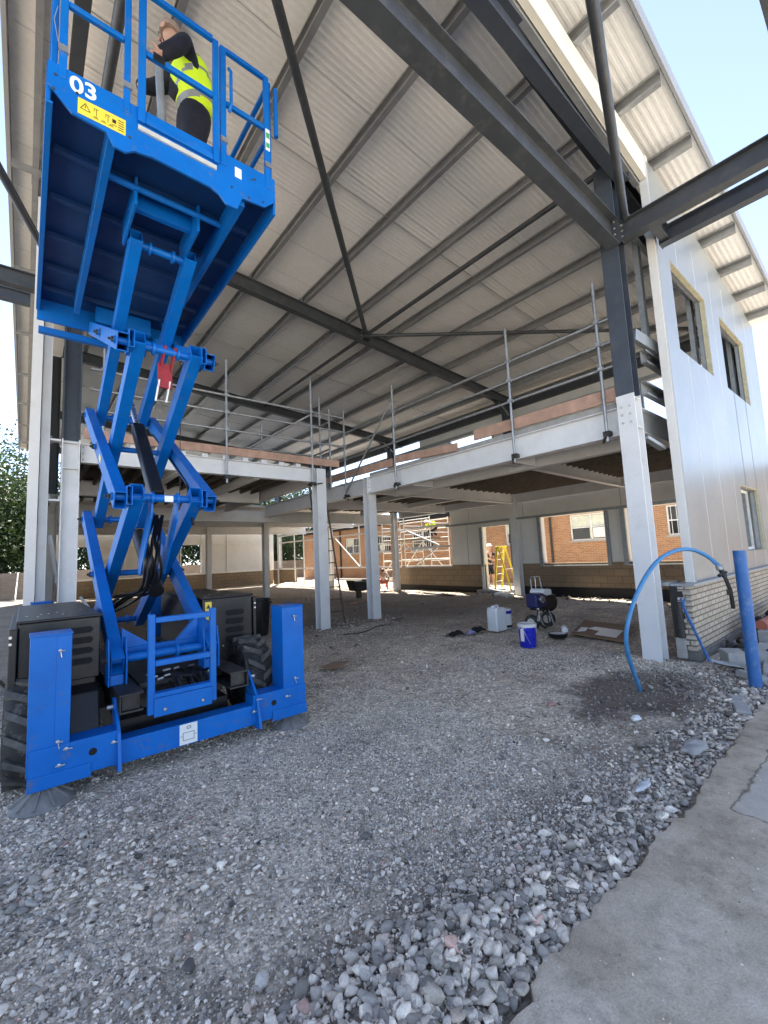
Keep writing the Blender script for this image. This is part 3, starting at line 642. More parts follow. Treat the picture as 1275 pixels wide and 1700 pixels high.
# gable wall on the right: brick plinth, silver panels with window openings
GH = [(8.03, 9.95, 4.70, 6.24), (10.95, 13.0, 4.70, 6.24), (10.9, 12.6, 1.38, 2.69)]
def gable():
    top = lambda x: zr(x)-.02
    mb = MB().wall('x', 2.0, 2.085, [7.42, 14.5], [1.035, 6.55], [h for h in GH])
    mb.add([(7.42, 2.0, 6.55), (14.5, 2.0, 6.55), (14.5, 2.0, top(14.5)), (7.42, 2.0, top(7.42))], [(0, 1, 2, 3)])
    mb.add([(7.42, 2.085, 6.55), (14.5, 2.085, 6.55), (14.5, 2.085, top(14.5)), (7.42, 2.085, top(7.42))], [(3, 2, 1, 0)])
    mb.add([(7.42, 2.0, 6.55), (7.42, 2.085, 6.55), (7.42, 2.085, top(7.42)), (7.42, 2.0, top(7.42))], [(0, 1, 2, 3)])
    mb.add([(14.5, 2.0, 6.55), (14.5, 2.085, 6.55), (14.5, 2.085, top(14.5)), (14.5, 2.0, top(14.5))], [(0, 1, 2, 3)])
    w = mb.build('gable_wall', 'facade', BLD, fixn=False, label='silver panel wall with three window openings')
    mb = MB()
    for x in (8.42, 9.42, 10.42, 11.42, 12.42, 13.42):
        segs = [(1.04, 7.0)]
        for h in GH:
            if h[0] < x < h[1]: segs = [s for (a, b) in segs for s in ((a, h[2]), (h[3], b))]
        for a, b in segs: mb.box((x-.005, 1.9975, a), (x+.005, 1.9995, b))
    mb.build('panel_joint', 'label', w)
    for x0, x1, z0, z1 in GH:
        mb = MB(); d0, d1 = 2.09, 2.16
        mb.box((x0-.06, d0, z1), (x1+.06, d1, z1+.06)); mb.box((x0-.06, d0, z0-.06), (x1+.06, d1, z0)); mb.box((x0-.06, d0, z0), (x0, d1, z1)); mb.box((x1, d0, z0), (x1+.06, d1, z1))
        mb.build('window_frame', 'galv', w)
        mb = MB(); mb.box((x0+.001, 2.004, z1-.012), (x1-.014, 2.083, z1-.001)); mb.box((x1-.012, 2.004, z0+.001), (x1-.001, 2.083, z1-.001)); mb.build('foam_reveal', 'foam', w)
        mb = MB().isec((x1+.16, 2.28, z0-.8), (x1+.16, 2.28, z1+.3), .18, .08, .01, .01, (1, 0, 0)); mb.build('window_post', 'galv', w)
    x0, x1, z0, z1 = GH[2]
    f = MB(); f.box((x0+.35, 2.2, z0), (x0+.40, 2.24, z1)); f.box((x1-.05, 2.2, z0), (x1, 2.24, z1)); f.box((x0+.4, 2.2, z1-.06), (x1-.05, 2.24, z1)); f.box((x0+.4, 2.2, z0), (x1-.05, 2.24, z0+.06)); fr = f.build('inner_frame', 'winw', w)
    MB().box((7.33, 1.985, 1.03), (7.418, 2.10, top(7.37))).build('corner_trim', 'panel_in', w, bevel=.003)
    mb = MB().box((7.345, 1.979, 1.04), (7.352, 1.9845, 7.6)); mb.box((7.385, 1.979, 1.04), (7.392, 1.9845, 7.6)); mb.build('trim_groove', 'flash', w)
    # strip of cladding above the open corner, and its rails
    for a, b in ((-3.2, 7.325),):
        mb = MB().add([(a, 2.0, zr(a)-.42), (b, 2.0, zr(b)-.42), (b, 2.0, zr(b)-.02), (a, 2.0, zr(a)-.02), (a, 2.08, zr(a)-.42), (b, 2.08, zr(b)-.42), (b, 2.08, zr(b)-.02), (a, 2.08, zr(a)-.02)],
            [(0, 1, 2, 3), (7, 6, 5, 4), (0, 4, 5, 1), (1, 5, 6, 2), (2, 6, 7, 3), (3, 7, 4, 0)])
        mb.build('top_cladding_strip', 'cream', BLD)
        MB().sweep([(-.04, -.09), (.04, -.09), (.04, .09), (-.04, .09)], (a, 2.135, zr(a)-.38), (b, 2.135, zr(b)-.38)).build('cladding_rail', 'purlin', BLD)
    for z in (6.5, 4.42, 3.9): MB().sweep(C_SEC, (6.99 if z != 4.42 else 7.1, 2.24, z-.1), (14.3, 2.24, z-.1)).build('cladding_rail', 'galv', BLD)
    MB().bar((6.98, 2.3, 4.75), (7.5, 2.18, 4.62), .07, .18).build('rail_bracket', 'galv', BLD)
    MB().bar((6.99, 2.3, 3.16), (7.36, 2.2, 3.02), .10, .05).build('rail_bracket', 'galv', BLD); MB().bar((7.5, 2.3, 4.5), (7.5, 2.3, 6.5), .08, .12, (1, 0, 0)).build('wall_stud', 'galv', BLD)
    # brick plinth with its cut end
    MB().box((7.02, 1.955, .13), (14.5, 2.057, 1.0)).build('brick_plinth', 'creambrick', BLD, label='cream brick plinth below the silver panels')
    mb = MB()
    for k in range(12):
        z = .135+k*.0725; e = .03*random.random()
        mb.box((7.0-.02*(k % 2)-e*.3, 1.957, z), (7.0185, 2.055+.05*(k % 2)+e, z+.06))
    mb.build('brick_end', 'creambrick_y', BLD, bevel=.004)
    MB().box((7.04, 1.93, -.3), (14.6, 2.11, .128)).build('foundation_course', 'foundation', BLD)
    mb = MB().box((6.99, 1.905, 1.002), (14.55, 2.2, 1.03)); mb.build('window_ledge', 'flash', BLD, bevel=.003)
    MB().box((7.0, 2.21, 1.0), (7.5, 2.62, 1.05)).build('ledge_plate', 'galv', BLD)
    MB().box((7.28, 2.14, -.1), (14.3, 2.30, .99)).build('inner_leaf', 'block_x', BLD)
    MB().tube([(6.985, 2.11, .3), (6.985, 2.11, .78)], .045, 12).build('drain_pipe', 'grime', BLD, smooth=True); MB().box((6.97, 2.07, .02), (7.0185, 2.2, .30)).build('mortar_lump', 'conc', BLD, bevel=.02)
    MB().box((6.995, 2.062, .3), (7.0185, 2.2, 1.0)).build('cavity_liner', 'dpm', BLD)
gable()
# rear wall
RW = [(5.98, 8.17, 1.0, 2.71), (3.2, 5.38, 1.0, 2.71), (9.45, 10.72, .1, 2.57)]
def rear():
    MB().wall('y', 13.98, 14.18, [2.32, 16.0], [-.1, 1.0], [(9.45, 10.72, .12, 1.1)]).build('block_wall', 'block', BLD, label='low brown blockwork wall under the rear windows')
    MB().wall('y', 14.0, 14.06, [2.32, 12.4], [1.03, 3.36], RW, 0).build('wall_panel', 'panel_in', BLD)
    mb = MB()
    for y in (5.45, 8.85, 11.35): mb.box((13.992, y, 2.8), (13.998, y+.02, 3.34))
    mb.box((13.99, 11.5, 1.04), (13.998, 11.52, 2.75)); mb.build('panel_joint', 'purlin', BLD)
    MB().box((13.9, 2.5, 2.72), (13.985, 12.6, 2.80)).build('cladding_rail', 'galv', BLD)
    for i, (a, b, z0, z1) in enumerate(RW):
        MB().box((13.93, b, max(z0, 1.0)), (13.99, b+.13, z1)).build('window_post', 'galv', BLD); MB().box((13.93, a-.11, max(z0, 1.0)), (13.99, a, z1)).build('window_post', 'galv', BLD)
        mb = MB(); mb.box((14.062, b-.001, z0), (14.2, b+.06, z1)); mb.box((14.062, a, z1), (14.2, b, z1+.05)); mb.build('reveal', 'cream', BLD)
        if i < 2: MB().box((13.94, a-.02, 1.002), (14.24, b+.02, 1.028)).build('window_sill', 'winw', BLD, bevel=.003)
    mb = MB(); mb.box((13.95, 9.34, .12), (14.06, 9.44, 2.6)); mb.box((13.95, 10.73, .12), (14.06, 10.86, 2.6)); mb.build('door_frame', 'winw', BLD)
    MB().box((13.6, 9.3, -.1), (14.5, 10.9, .13)).build('door_step', 'conc', BLD, bevel=.01)
    MB().box((13.955, 2.35, -.08), (13.978, 9.3, .30)).build('membrane', 'dpm', BLD); MB().box((13.955, 10.9, -.08), (13.978, 15.8, .22)).build('membrane', 'dpm', BLD)
    # open frame further back
    for y0, y1 in ((15.6, 21.45), (21.75, 28.6)):
        mb = MB(); mb.box((13.94, y0, 2.83), (14.0, y1, 2.91)); mb.box((13.94, y0, 1.02), (14.0, y1, 1.09)); mb.build('cladding_rail', 'white', BLD)
    MB().box((13.92, 12.42, 1.87), (13.98, 15.25, 1.95)).build('cladding_rail', 'white', BLD); MB().box((13.92, 12.42, 2.80), (13.98, 15.25, 2.88)).build('cladding_rail', 'white', BLD); MB().box((13.92, 12.42, 1.03), (13.98, 15.25, 1.1)).build('cladding_rail', 'white', BLD)
    MB().bar((13.96, 15.2, 2.78), (13.96, 13.1, 1.98), .06, .06).build('diagonal_brace', 'white', BLD); MB().bar((13.96, 14.6, 1.12), (13.96, 13.2, 1.85), .05, .05).build('diagonal_brace', 'white', BLD)
    MB().bar((13.97, 21.3, 2.75), (13.97, 19.0, 1.1), .05, .05).build('diagonal_brace', 'white', BLD)
    MB().box((13.93, 16.3, .34), (14.01, 21.4, .46)).build('cladding_rail', 'white', BLD)
    for y in (18.93, 25.05, 26.3): MB().box((13.95, y, .2 if y > 20 else 1.1), (14.0, y+.06, 3.3)).build('wall_stud', 'white', BLD)
    MB().box((13.98, 26.4, -.1), (14.18, 29.6, 1.0)).build('block_wall', 'block', BLD)
    # first floor cladding with window gaps
    MB().wall('y', 14.02, 14.1, [2.1, 14.0], [3.5, 7.05], [(9.9, 12.1, 4.7, 6.38), (2.35, 4.55, 4.7, 6.38)]).build('wall_panel', 'panel_in', BLD)
    for y in (2.35, 4.55, 9.9, 12.1): MB().box((13.93, y-.03, 4.6), (14.01, y+.03, 6.5)).build('window_post', 'galv', BLD)
    MB().box((13.92, 2.5, 6.40), (14.01, 29, 6.52)).build('cladding_rail', 'galv', BLD); MB().isec((14.0, 2.3, 7.0), (14.0, 30, 7.0), .3, .14).build('eaves_beam', 'steel', BLD)
rear()
def end_and_left():
    MB().wall('x', 30.0, 30.08, [.2, 14.2], [.98, 3.68], [(7.77, 9.0, .99, 2.92), (2.0, 3.4, .99, 2.92)]).build('wall_panel', 'panel_in', BLD)
    MB().wall('x', 30.09, 30.25, [.2, 14.2], [-.1, .97], []).build('block_wall', 'block_x', BLD)
    mb = MB(); mb.box((.3, 29.9, 2.9), (7.75, 29.98, 2.98)); mb.box((9.05, 29.9, 2.9), (14, 29.98, 2.98)); mb.box((.3, 29.9, .98), (14, 29.98, 1.06)); mb.build('cladding_rail', 'winw', BLD)
    for x in (7.7, 9.03, 10.7, 4.6): MB().box((x, 29.9, 1.07), (x+.08, 29.97, 3.6)).build('wall_stud', 'winw', BLD)
    # left wall, seen along its length
    MB().box((.02, 8.78, .95), (.115, 30, 7.95)).build('side_wall', 'facade', BLD, label='silver side wall seen almost edge on beside the lift')
    mb = MB(); mb.box((-.0, 8.70, .93), (.135, 8.777, 7.9)); mb.build('corner_trim', 'panel_in', BLD, bevel=.004)
    MB().isec((.205, 8.86, 0), (.205, 8.86, 7.9), .12, .10, .01, .008, (1, 0, 0)).build('wall_post', 'white', BLD)
    for z in (2.75, 3.76): 
        MB().box((.27, 8.82, z), (.415, 8.98, z+.03)).build('rail_bracket', 'white', BLD)
        MB().box((.15, 9.0, z-.02), (.3, 29.9, z+.12)).build('cladding_rail', 'galv', BLD)
    MB().wall('y', .16, .2, [9.2, 29.9], [1.0, 7.8], [(9.6, 10.9, 1.15, 2.55)]).build('wall_liner', 'panel_in', BLD)
    MB().box((.0, 8.8, -.1), (.22, 30, .92)).build('block_wall', 'block', BLD)
    MB().bar((.3, 8.95, 2.2), (.62, 9.4, .5), .05, .05).build('diagonal_brace', 'white', BLD); MB().bar((.75, 9.1, 1.15), (1.4, 9.1, .15), .04, .04).build('diagonal_brace', 'winw', BLD)
end_and_left()
# ------------------------------------------------------------------ edge protection on the upper floor
def coupler(mb, c, s=.045): 
    x, y, z = c; mb.box((x-s, y-s*.8, z-s*.7), (x+s, y+s*.8, z+s*.7)).bar((x-s*1.3, y, z+s*.5), (x+s*1.5, y, z+s*.5), .014, .014)
def guard_right():
    t = thing('scaffold_guardrail', (6.8, 6, 3.2), 'tube scaffold guardrail running back from the corner column above the white beam', 'guardrail', 'scaffold edge protection')
    for y, z0, z1 in ((2.75, 3.18, 5.75), (4.38, 3.18, 5.72), (7.65, 3.18, 5.75), (9.75, 3.2, 5.75)):
        MB().tube([(6.8, y, z0), (6.8, y, z1)], .0245, 10).build('upright', 'tube', t, smooth=True)
        mb = MB()
        for z in (5.09, 4.72, 4.33): coupler(mb, (6.8, y-.005, z))
        mb.build('coupler', 'tube', t, bevel=.004)
        mb = MB(); mb.box((6.76, y-.02, 3.27), (7.02, y+.02, 3.31)); coupler(mb, (6.83, y, 3.30), .06); mb.bar((6.7, y-.02, 3.25), (6.98, y+.14, 3.22), .03, .03); mb.build('beam_clamp', 'grime', t)
    for z in (5.09, 4.72, 4.33): MB().tube([(6.845, 2.55, z), (6.845, 6.6, z+.01), (6.845, 11.4, z)], .0245, 10).build('guard_rail', 'tube', t, smooth=True)
    MB().tube([(6.78, 7.7, 5.35), (6.75, 9.7, 3.35)], .0245, 10).build('diagonal_brace', 'tube', t, smooth=True)
    mb = MB()
    for y, z in ((5.9, 5.1), (6.6, 4.73), (6.3, 4.34)): mb.tube([(6.845, y-.07, z), (6.845, y+.07, z)], .034, 8)
    mb.build('sleeve_coupler', 'tube', t, smooth=True)
guard_right()
def guard_left():
    t = thing('scaffold_guardrail', (3.4, 8.8, 3.2), 'tube scaffold guardrail across the upper floor edge behind the blue lift', 'guardrail', 'scaffold edge protection')
    for x, y, z0, z1 in ((1.0, 8.8, 3.3, 5.9), (3.17, 8.8, 3.25, 5.9), (5.2, 8.8, 3.3, 5.95), (4.43, 9.9, 3.76, 5.0), (5.8, 9.4, 3.5, 5.8), (6.35, 9.8, 3.5, 5.7)):
        MB().tube([(x, y, z0), (x, y, z1)], .0245, 10).build('upright', 'tube', t, smooth=True)
        if y < 9:
            mb = MB()
            for z in (5.13, 4.76, 4.38): coupler(mb, (x, y, z))
            mb.build('coupler', 'tube', t, bevel=.004)
            mb = MB(); mb.box((x-.02, 8.77, 3.36), (x+.02, 9.0, 3.40)); coupler(mb, (x, 8.82, 3.38), .06); mb.bar((x-.06, 8.72, 3.34), (x+.22, 8.74, 3.40), .03, .03); mb.build('beam_clamp', 'grime', t)
    for z in (5.13, 4.76, 4.38): MB().tube([(.8, 8.845, z), (6.2, 8.845, z+.02)], .0245, 10).build('guard_rail', 'tube', t, smooth=True)
    for z, a in ((4.99, 9.4), (4.3, 9.4)): MB().tube([(5.75, a-.5, z), (5.75, a+4, z)], .0245, 10).build('guard_rail', 'tube', t, smooth=True)
    MB().tube([(5.25, 8.9, 5.1), (3.4, 10.6, 3.9)], .0245, 10).build('diagonal_brace', 'tube', t, smooth=True)
    MB().tube([(4.0, 9.9, 4.35), (6.3, 9.9, 4.35)], .0245, 10).build('guard_rail', 'tube', t, smooth=True)
guard_left()
def plank(label, p, q, w=.22, th=.04, up=(0, 0, 1)):
    o = MB().bar(p, q, th, w, up).build('timber_board', 'timber', bevel=.004); tag(o, label, 'board', 'timber toe boards on the upper floor')
plank('reddish toe board beside the corner column, nearest on the right beam', (6.86, 2.56, 3.895), (6.86, 5.3, 3.92), .21)
plank('reddish toe board, shorter board further along the right beam', (6.86, 5.75, 3.79), (6.84, 7.7, 3.91), .17)
plank('reddish toe board furthest along the right beam, past the inner column', (6.82, 7.75, 3.86), (6.82, 11.3, 3.90), .19)
plank('long reddish toe board lying on the edge beam behind the lift', (.72, 8.8, 3.935), (5.95, 8.8, 3.925), .17)
tag(MB().box((1.6, 9.25, 3.77), (4.9, 9.47, 3.81)).build('timber_board', 'timber', bevel=.004), 'timber board lying flat behind the left toe board', 'board', 'timber toe boards on the upper floor')

# ------------------------------------------------------------------ scissor lift
LIFT = thing('scissor_lift', (1.1, 5.4, 0), 'blue rough terrain scissor lift raised high in the open bay', 'lift')
def lift():
    L = LIFT; B = 'blue'
    # chassis
    mb = MB(); mb.box((.62, 4.55, .34), (1.58, 7.1, .56)); mb.box((.50, 5.0, .30), (1.70, 6.9, .50)); mb.build('chassis', 'grime', L, bevel=.008)
    for x in (.60, 1.46):
        mb = MB(); mb.box((x, 4.02, .60), (x+.17, 7.0, .615)); mb.box((x, 4.02, .47), (x+.17, 7.0, .485)); mb.box((x+(.0 if x < 1 else .158), 4.02, .485), (x+(.012 if x < 1 else .17), 7.0, .60))
        mb.box((x+.02, 4.06, .486), (x+.15, 4.07, .60)); mb.build('slide_channel', 'grime', L, bevel=.003)
    mb = MB().box((.80, 4.35, .565), (1.42, 6.9, .60)); mb.build('centre_plate', 'grime', L)
    mb = MB()
    for k in range(14):
        x = .84+.52*random.random(); y = 4.2+.4*random.random(); mb.tube([(x, 4.12, .50), (x+.05*random.uniform(-1, 1), y, .60+.03*random.random()), (x+.1*random.uniform(-1, 1), y+.3, .57)], .011, 6)
    mb.build('hydraulic_hoses', 'black', L, smooth=True)
    mb = MB()
    for k in range(9): x = .86+.5*random.random(); y = 4.18+.5*random.random(); mb.tube([(x, y, .62), (x+.05, y+.01, .625)], .011, 8)
    mb.build('hose_fitting', 'bolt', L)
    MB().box((.64, 4.36, .09), (1.56, 7.0, .335)).build('belly_pan', 'black', L, bevel=.01)
    # front outrigger beam
    mb = MB(); mb.box((.56, 4.0, .115), (1.72, 4.16, .29)); mb.build('front_beam', 'bluedirty', L, bevel=.006)
    for a, b in ((.06, .60), (1.66, 2.2)):
        mb = MB(); mb.box((a, 3.985, .13), (b, 4.18, .375)); mb.box((a-.004, 3.972, .105), (a+.36 if a < 1 else b+.004, 3.984, .20)) if a < 1 else mb.box((b-.36, 3.972, .105), (b+.004, 3.984, .20))
        p = mb.build('outrigger_arm', 'bluedirty', L, bevel=.005)
        c = .43 if a < 1 else 1.86; MB().lathe([(.0, 0), (.026, 0), (.026, .002)], (c, 3.985, .27), (0, -1, 0), 18).build('round_hole', 'void', p)
        mb = MB()
        for xx, zz in ((c-.20, .24), (c+.13, .30), (c-.16, .34)): mb.lathe([(.013, 0), (.013, .012), (.006, .014)], (xx, 3.984, zz), (0, -1, 0), 6); mb.tube([(xx-.02, 3.968, zz), (xx+.035, 3.966, zz)], .0055, 6)
        mb.build('bolt', 'bolt', p)
    for x in (.60, 1.70):
        mb = MB().prism([(3.90, .10), (4.02, .08), (4.24, .44), (4.26, .56), (4.18, .57), (3.97, .36)], 'yz', x-.018, x+.006); mb.build('pivot_plate', 'bluedirty', L, bevel=.003)
        MB().tube([(x-.06, 4.2, .50), (x+.06, 4.2, .50)], .018, 8).build('pivot_bolt', 'bolt', L)
    st = MB().box((1.03, 3.9965, .125), (1.17, 3.9995, .285)).build('load_label', 'label', L)
    mb = MB()
    for a, b, c, d in ((1.055, .155, 1.145, .158), (1.055, .215, 1.145, .218), (1.055, .155, 1.058, .218), (1.142, .155, 1.145, .218), (1.085, .245, 1.118, .249), (1.085, .262, 1.118, .266), (1.085, .245, 1.088, .266), (1.115, .245, 1.118, .266), (1.038, .19, 1.05, .193), (1.15, .19, 1.162, .193)): mb.box((a, 3.9945, b), (c, 3.9962, d))
    mb.build('label_drawing', 'ink', st)
    # outrigger housings (front pair, rear pair) and their pads
    for x0, x1, y0, y1, rear in ((.05, .29, 4.0, 4.24, 0), (1.97, 2.2, 4.0, 4.25, 0), (.08, .30, 7.25, 7.48, 1), (1.45, 1.62, 7.2, 7.4, 1)):
        z0, z1 = (.20, 1.14) if not rear else (.3, 1.2)
        mb = MB(); mb.box((x0, y0, z0), (x1, y1, z1))
        if x0 < .06: mb.box((x0+.15, y0-.006, .28), (x1-.001, y0-.0005, 1.13))
        mb.box((x0-.006, y0-.008, z1), (x1+.006, y1+.006, z1+.012)); h = mb.build('outrigger_housing', B, L, bevel=.007)
        if rear: continue
        mb = MB()
        for zz in ((1.03, .40) if x0 < 1 else (1.05, .45)):
            cx = x0+.17 if x0 < 1 else x0+.12
            mb.lathe([(.012, 0), (.012, .01), (.006, .014)], (cx, y0-.0065, zz), (0, -1, 0), 8); mb.tube([(cx+.03, y0-.02, zz-.004), (cx-.01, y0-.02, zz-.004)], .005, 6); mb.tube([(cx+.002, y0-.012, zz-.01), (cx+.01, y0-.014, zz-.05)], .004, 6)
        mb.build('wing_bolt', 'bolt', h)
    for x in (.15, 2.08):
        c = (x, 4.06 if x < 1 else 4.1, -.02); mb = MB().lathe([(.02, .0), (.185, .0), (.19, .015), (.15, .05), (.07, .105), (.05, .12), (.045, .2)], c, (0, 0, 1), 32)
        for q in range(10): a = q*math.pi/5; mb.bar((c[0]+.06*math.cos(a), c[1]+.06*math.sin(a), c[2]+.118), (c[0]+.175*math.cos(a), c[1]+.175*math.sin(a), c[2]+.035), .012, .02)
        mb.build('foot_pad', 'padgrey', L, smooth=True)
    # rear beam
    MB().box((.1, 7.22, .15), (2.1, 7.36, .34)).build('rear_beam', 'bluedirty', L, bevel=.005)
    # wheels
    for x, y, s in ((.06, 4.58, -1), (1.93, 4.75, 1), (.06, 6.62, -1), (1.93, 6.62, 1)):
        R, W = .40, .30; c = (x-W/2, y, R-.015)
        ty = MB().lathe([(.23, .02), (.25, .0), (.34, .0), (R-.03, .03), (R-.012, .06), (R-.012, W-.06), (R-.03, W-.03), (.34, W), (.25, W), (.23, W-.02)], c, (1, 0, 0), 40)
        for k in range(15):
            a = 2*math.pi*k/15
            for sd, off in ((0, 0), (1, math.pi/15)):
                def pt(u, aa, r): return (c[0]+u, c[1]+math.cos(aa)*r, c[2]+math.sin(aa)*r)
                u0, u1 = (.01, W*.54) if sd == 0 else (W*.46, W-.01); a0 = a+off; sl = .26
                aa0, aa1 = (a0, a0+sl) if sd == 0 else (a0+sl, a0); ra, rb = R-.035, R+.022; dw = .13
                ty.add([pt(u0, aa0, ra), pt(u1, aa1, ra), pt(u1, aa1+dw, ra), pt(u0, aa0+dw, ra), pt(u0, aa0, rb-.012*(sd == 0)), pt(u1, aa1, rb-.012*(sd == 1)), pt(u1, aa1+dw, rb-.012*(sd == 1)), pt(u0, aa0+dw, rb-.012*(sd == 0))],
                       [(4, 5, 6, 7), (0, 1, 5, 4), (1, 2, 6, 5), (2, 3, 7, 6), (3, 0, 4, 7)], 1)
        wh = ty.build('wheel', ['rubber', 'lug'], L, smooth=True)
        MB().lathe([(.08, .03), (.22, .04), (.235, .01), (.238, W-.01), (.22, W-.04), (.08, W-.03)], c, (1, 0, 0), 28).build('rim', 'grime', wh, smooth=True)
    for s, x in ((0, .30),):
        MB().prism([(4.2, .35), (4.35, .62), (4.75, .68), (5.05, .6), (5.05, .35)], 'yz', x, x+.2).build('mudguard', 'black', L, bevel=.01)
    # side pods with louvres
    for x0, x1, y0, y1, z0, z1 in ((-.02, .52, 4.50, 6.6, .70, 1.20), (1.50, 2.06, 4.95, 6.8, .42, 1.22)):
        mb = MB(); mb.box((x0, y0, z0), (x1, y1, z1)); left = x0 < 1
        mb.box((x0-.015, y0-.015, z1), (x1+.015, y1+.015, z1+.022))
        if left: mb.box((-.075, y0-.05, .35), (-.022, y1-.2, z1-.03)); mb.box((.0, y0+.05, .3), (.5, y1, .70))
        else: mb.box((2.062, y0-.03, .42), (2.10, y1, z1-.02))
        p = mb.build('engine_pod', 'black', L, bevel=.008)
        mb = MB(); bx = (x0+.09, x1-.05) if left else (x0+.25, x1-.10)
        for k in range(4 if left else 4):
            z = z1-.10-k*.085 if left else z1-.17-k*.095; h = .026 if left else .032
            mb.prism([(bx[0]+.02, z-h), (bx[1]-.02, z-h), (bx[1], z-h*.3), (bx[1], z+h*.3), (bx[1]-.02, z+h), (bx[0]+.02, z+h), (bx[0], z+h*.3), (bx[0], z-h*.3)], 'xz', y0-.006, y0-.001)
        mb.build('louvre', 'void', p)
        mb = MB()
        for zz in (z1-.09, z1-.14): mb.lathe([(.011, 0), (.011, .012)], ((x0-.045 if left else x1+.018), y0-.05 if left else y0-.031, zz), (0, -1, 0), 8)
        for k in range(7): mb.lathe([(.009, 0), (.009, .003)], (x0+.05+.42*random.random(), y0+.1+.8*random.random(), z1+.0225), (0, 0, 1), 8)
        if not left:
            for xx, zz in ((1.60, .98), (1.66, .72), (1.60, .66), (1.72, .70)): mb.lathe([(.009, 0), (.009, .014)], (xx, y0-.001, zz), (0, -1, 0), 6)
        mb.build('pod_bolt', 'bolt', p)
        if not left:
            lb = MB().box((1.53, y0-.004, 1.0), (1.60, y0-.0015, 1.19)).build('warning_label', 'yellow', p); MB().prism([(1.542, 1.12), (1.588, 1.12), (1.565, 1.165)], 'xz', y0-.0065, y0-.0042).build('warning_sign', 'ink', lb)
            for k in range(3): pass
    # access ladder
    mb = MB()
    for x in (.805, 1.285): mb.box((x-.025, 3.93, .44), (x+.025, 3.975, 1.22)); 
    for z in (1.17, .83): mb.box((.831, 3.925, z-.022), (1.259, 3.985, z+.022))
    mb.box((.82, 3.92, .565), (1.27, 4.0, .60)); mb.box((.822, 3.915, .42), (1.268, 3.929, .563)); ld = mb.build('access_ladder', B, L, bevel=.005)
    mb = MB()
    for x in (.90, 1.19): mb.lathe([(.014, 0), (.014, .012), (.006, .018)], (x, 3.914, .47), (0, -1, 0), 6)
    mb.build('bolt', 'bolt', ld)
    # scissor stack
    Fy, Ry = 4.45, 7.0; ZF = [.82, 2.24, 3.70, 4.86]; ZR = [.90, 2.28, 3.72, 4.86]; FY = [Fy, Fy, Fy, 4.65]; RY = [Ry, Ry, Ry, 6.75]
    def arm(x, a, b, w, h, ext=.09):
        a = Vector((x, *a)); b = Vector((x, *b)); d = (b-a).normalized()
        return MB().hollow(a-d*ext, b+d*ext, w, h, .009).build('scissor_arm', B, L, bevel=.004)
    XO = (.635, 1.41); XI = (.765, 1.275)
    for k in range(3):
        for x in XO: arm(x, (FY[k], ZF[k]), (RY[k+1], ZR[k+1]), .10, .165)
        for x in XI: arm(x, (FY[k+1], ZF[k+1]), (RY[k], ZR[k]), .11, .17)
        mb = MB(); mb.tube([(.56, (FY[k]+RY[k+1])/2, (ZF[k]+ZR[k+1])/2), (1.49, (FY[k]+RY[k+1])/2, (ZF[k]+ZR[k+1])/2)], .032, 12); cp = mb.build('centre_pin', B, L, smooth=True)
        yy, zz = (FY[k]+RY[k+1])/2, (ZF[k]+ZR[k+1])/2
        for x, sg in ((.56, -1), (1.485, 1)): MB().lathe([(.03, 0), (.03, .014), (.016, .018), (.016, .034)], (x, yy, zz), (sg, 0, 0), 6).build('pin_nut', 'grime', cp)
        for x in (.582, .70, 1.33, 1.462): MB().lathe([(.055, 0), (.055, .004)], (x, yy, zz), (1, 0, 0), 18).build('grease_ring', 'grime', cp)
    for k in range(4):
        for yy, zz in ((FY[k], ZF[k]), (RY[k], ZR[k])):
            mb = MB(); a_, b_ = (.57, 1.475) if k < 3 else (.70, 1.34); mb.tube([(a_, yy, zz), (b_, yy, zz)], .036, 14)
            for x in (.90, 1.12): mb.tube([(x-.012, yy, zz), (x+.012, yy, zz)], .06, 14)
            pn = mb.build('cross_pin', B, L, smooth=True)
            if k == 3: continue
            mb = MB()
            for x, s in ((.57, -1), (1.475, 1)): mb.lathe([(.026, 0), (.026, .02), (.012, .024), (.012, .045)], (x, yy, zz), (s, 0, 0), 6)
            mb.build('pin_bolt', 'grime', pn)
    for k, z in ((1, ZF[1]), (2, ZF[2])):     # square sleeves at the front pins
        for x in (.70, 1.34): MB().hollow((x, Fy-.12, z), (x, Fy+.10, z), .05, .17, .008).build('sleeve', B, L, bevel=.003)
    bl = MB().box((1.0, Fy-.041, 2.205), (1.075, Fy-.037, 2.262)).build('small_label', 'label', L)
    a_ = Vector((.5835, 5.30, 2.735)); d_ = Vector((0, 2.55, 1.48)).normalized(); n_ = Vector((0, -d_.z, d_.y))
    MB().add([a_-n_*.035, a_+d_*.16-n_*.035, a_+d_*.16+n_*.035, a_+n_*.035], [(0, 1, 2, 3)]).build('arm_label', 'yellow', L)
    mb = MB(); A = Vector((.70, 7.0, 2.28-.12)); Bq = Vector((.70, 4.6, .92+.04))
    mb.tube([Vector((.695, 6.7, 2.05)), Vector((.69, 5.9, 1.55)), Vector((.695, 5.2, 1.12)), Vector((.75, 4.75, .86))], .012, 6); mb.tube([Vector((1.36, 6.7, 3.48)), Vector((1.35, 5.8, 2.98)), Vector((1.36, 5.0, 2.50)), Vector((1.28, 4.6, 2.16)), Vector((1.30, 4.56, 2.0))], .012, 6); mb.build('arm_cable', 'black', L, smooth=True)
    # foot brackets and front cross tube
    for x in XO:
        mb = MB()
        for s in (-.065, .065): mb.prism([(4.36, .62), (4.54, .62), (4.56, .80), (4.50, 1.0), (4.40, 1.0), (4.35, .80)], 'yz', x+s-.006, x+s+.006)
        mb.box((x-.05, 4.40, .617), (x+.05, 4.52, .70)); mb.build('foot_bracket', B, L, bevel=.003)
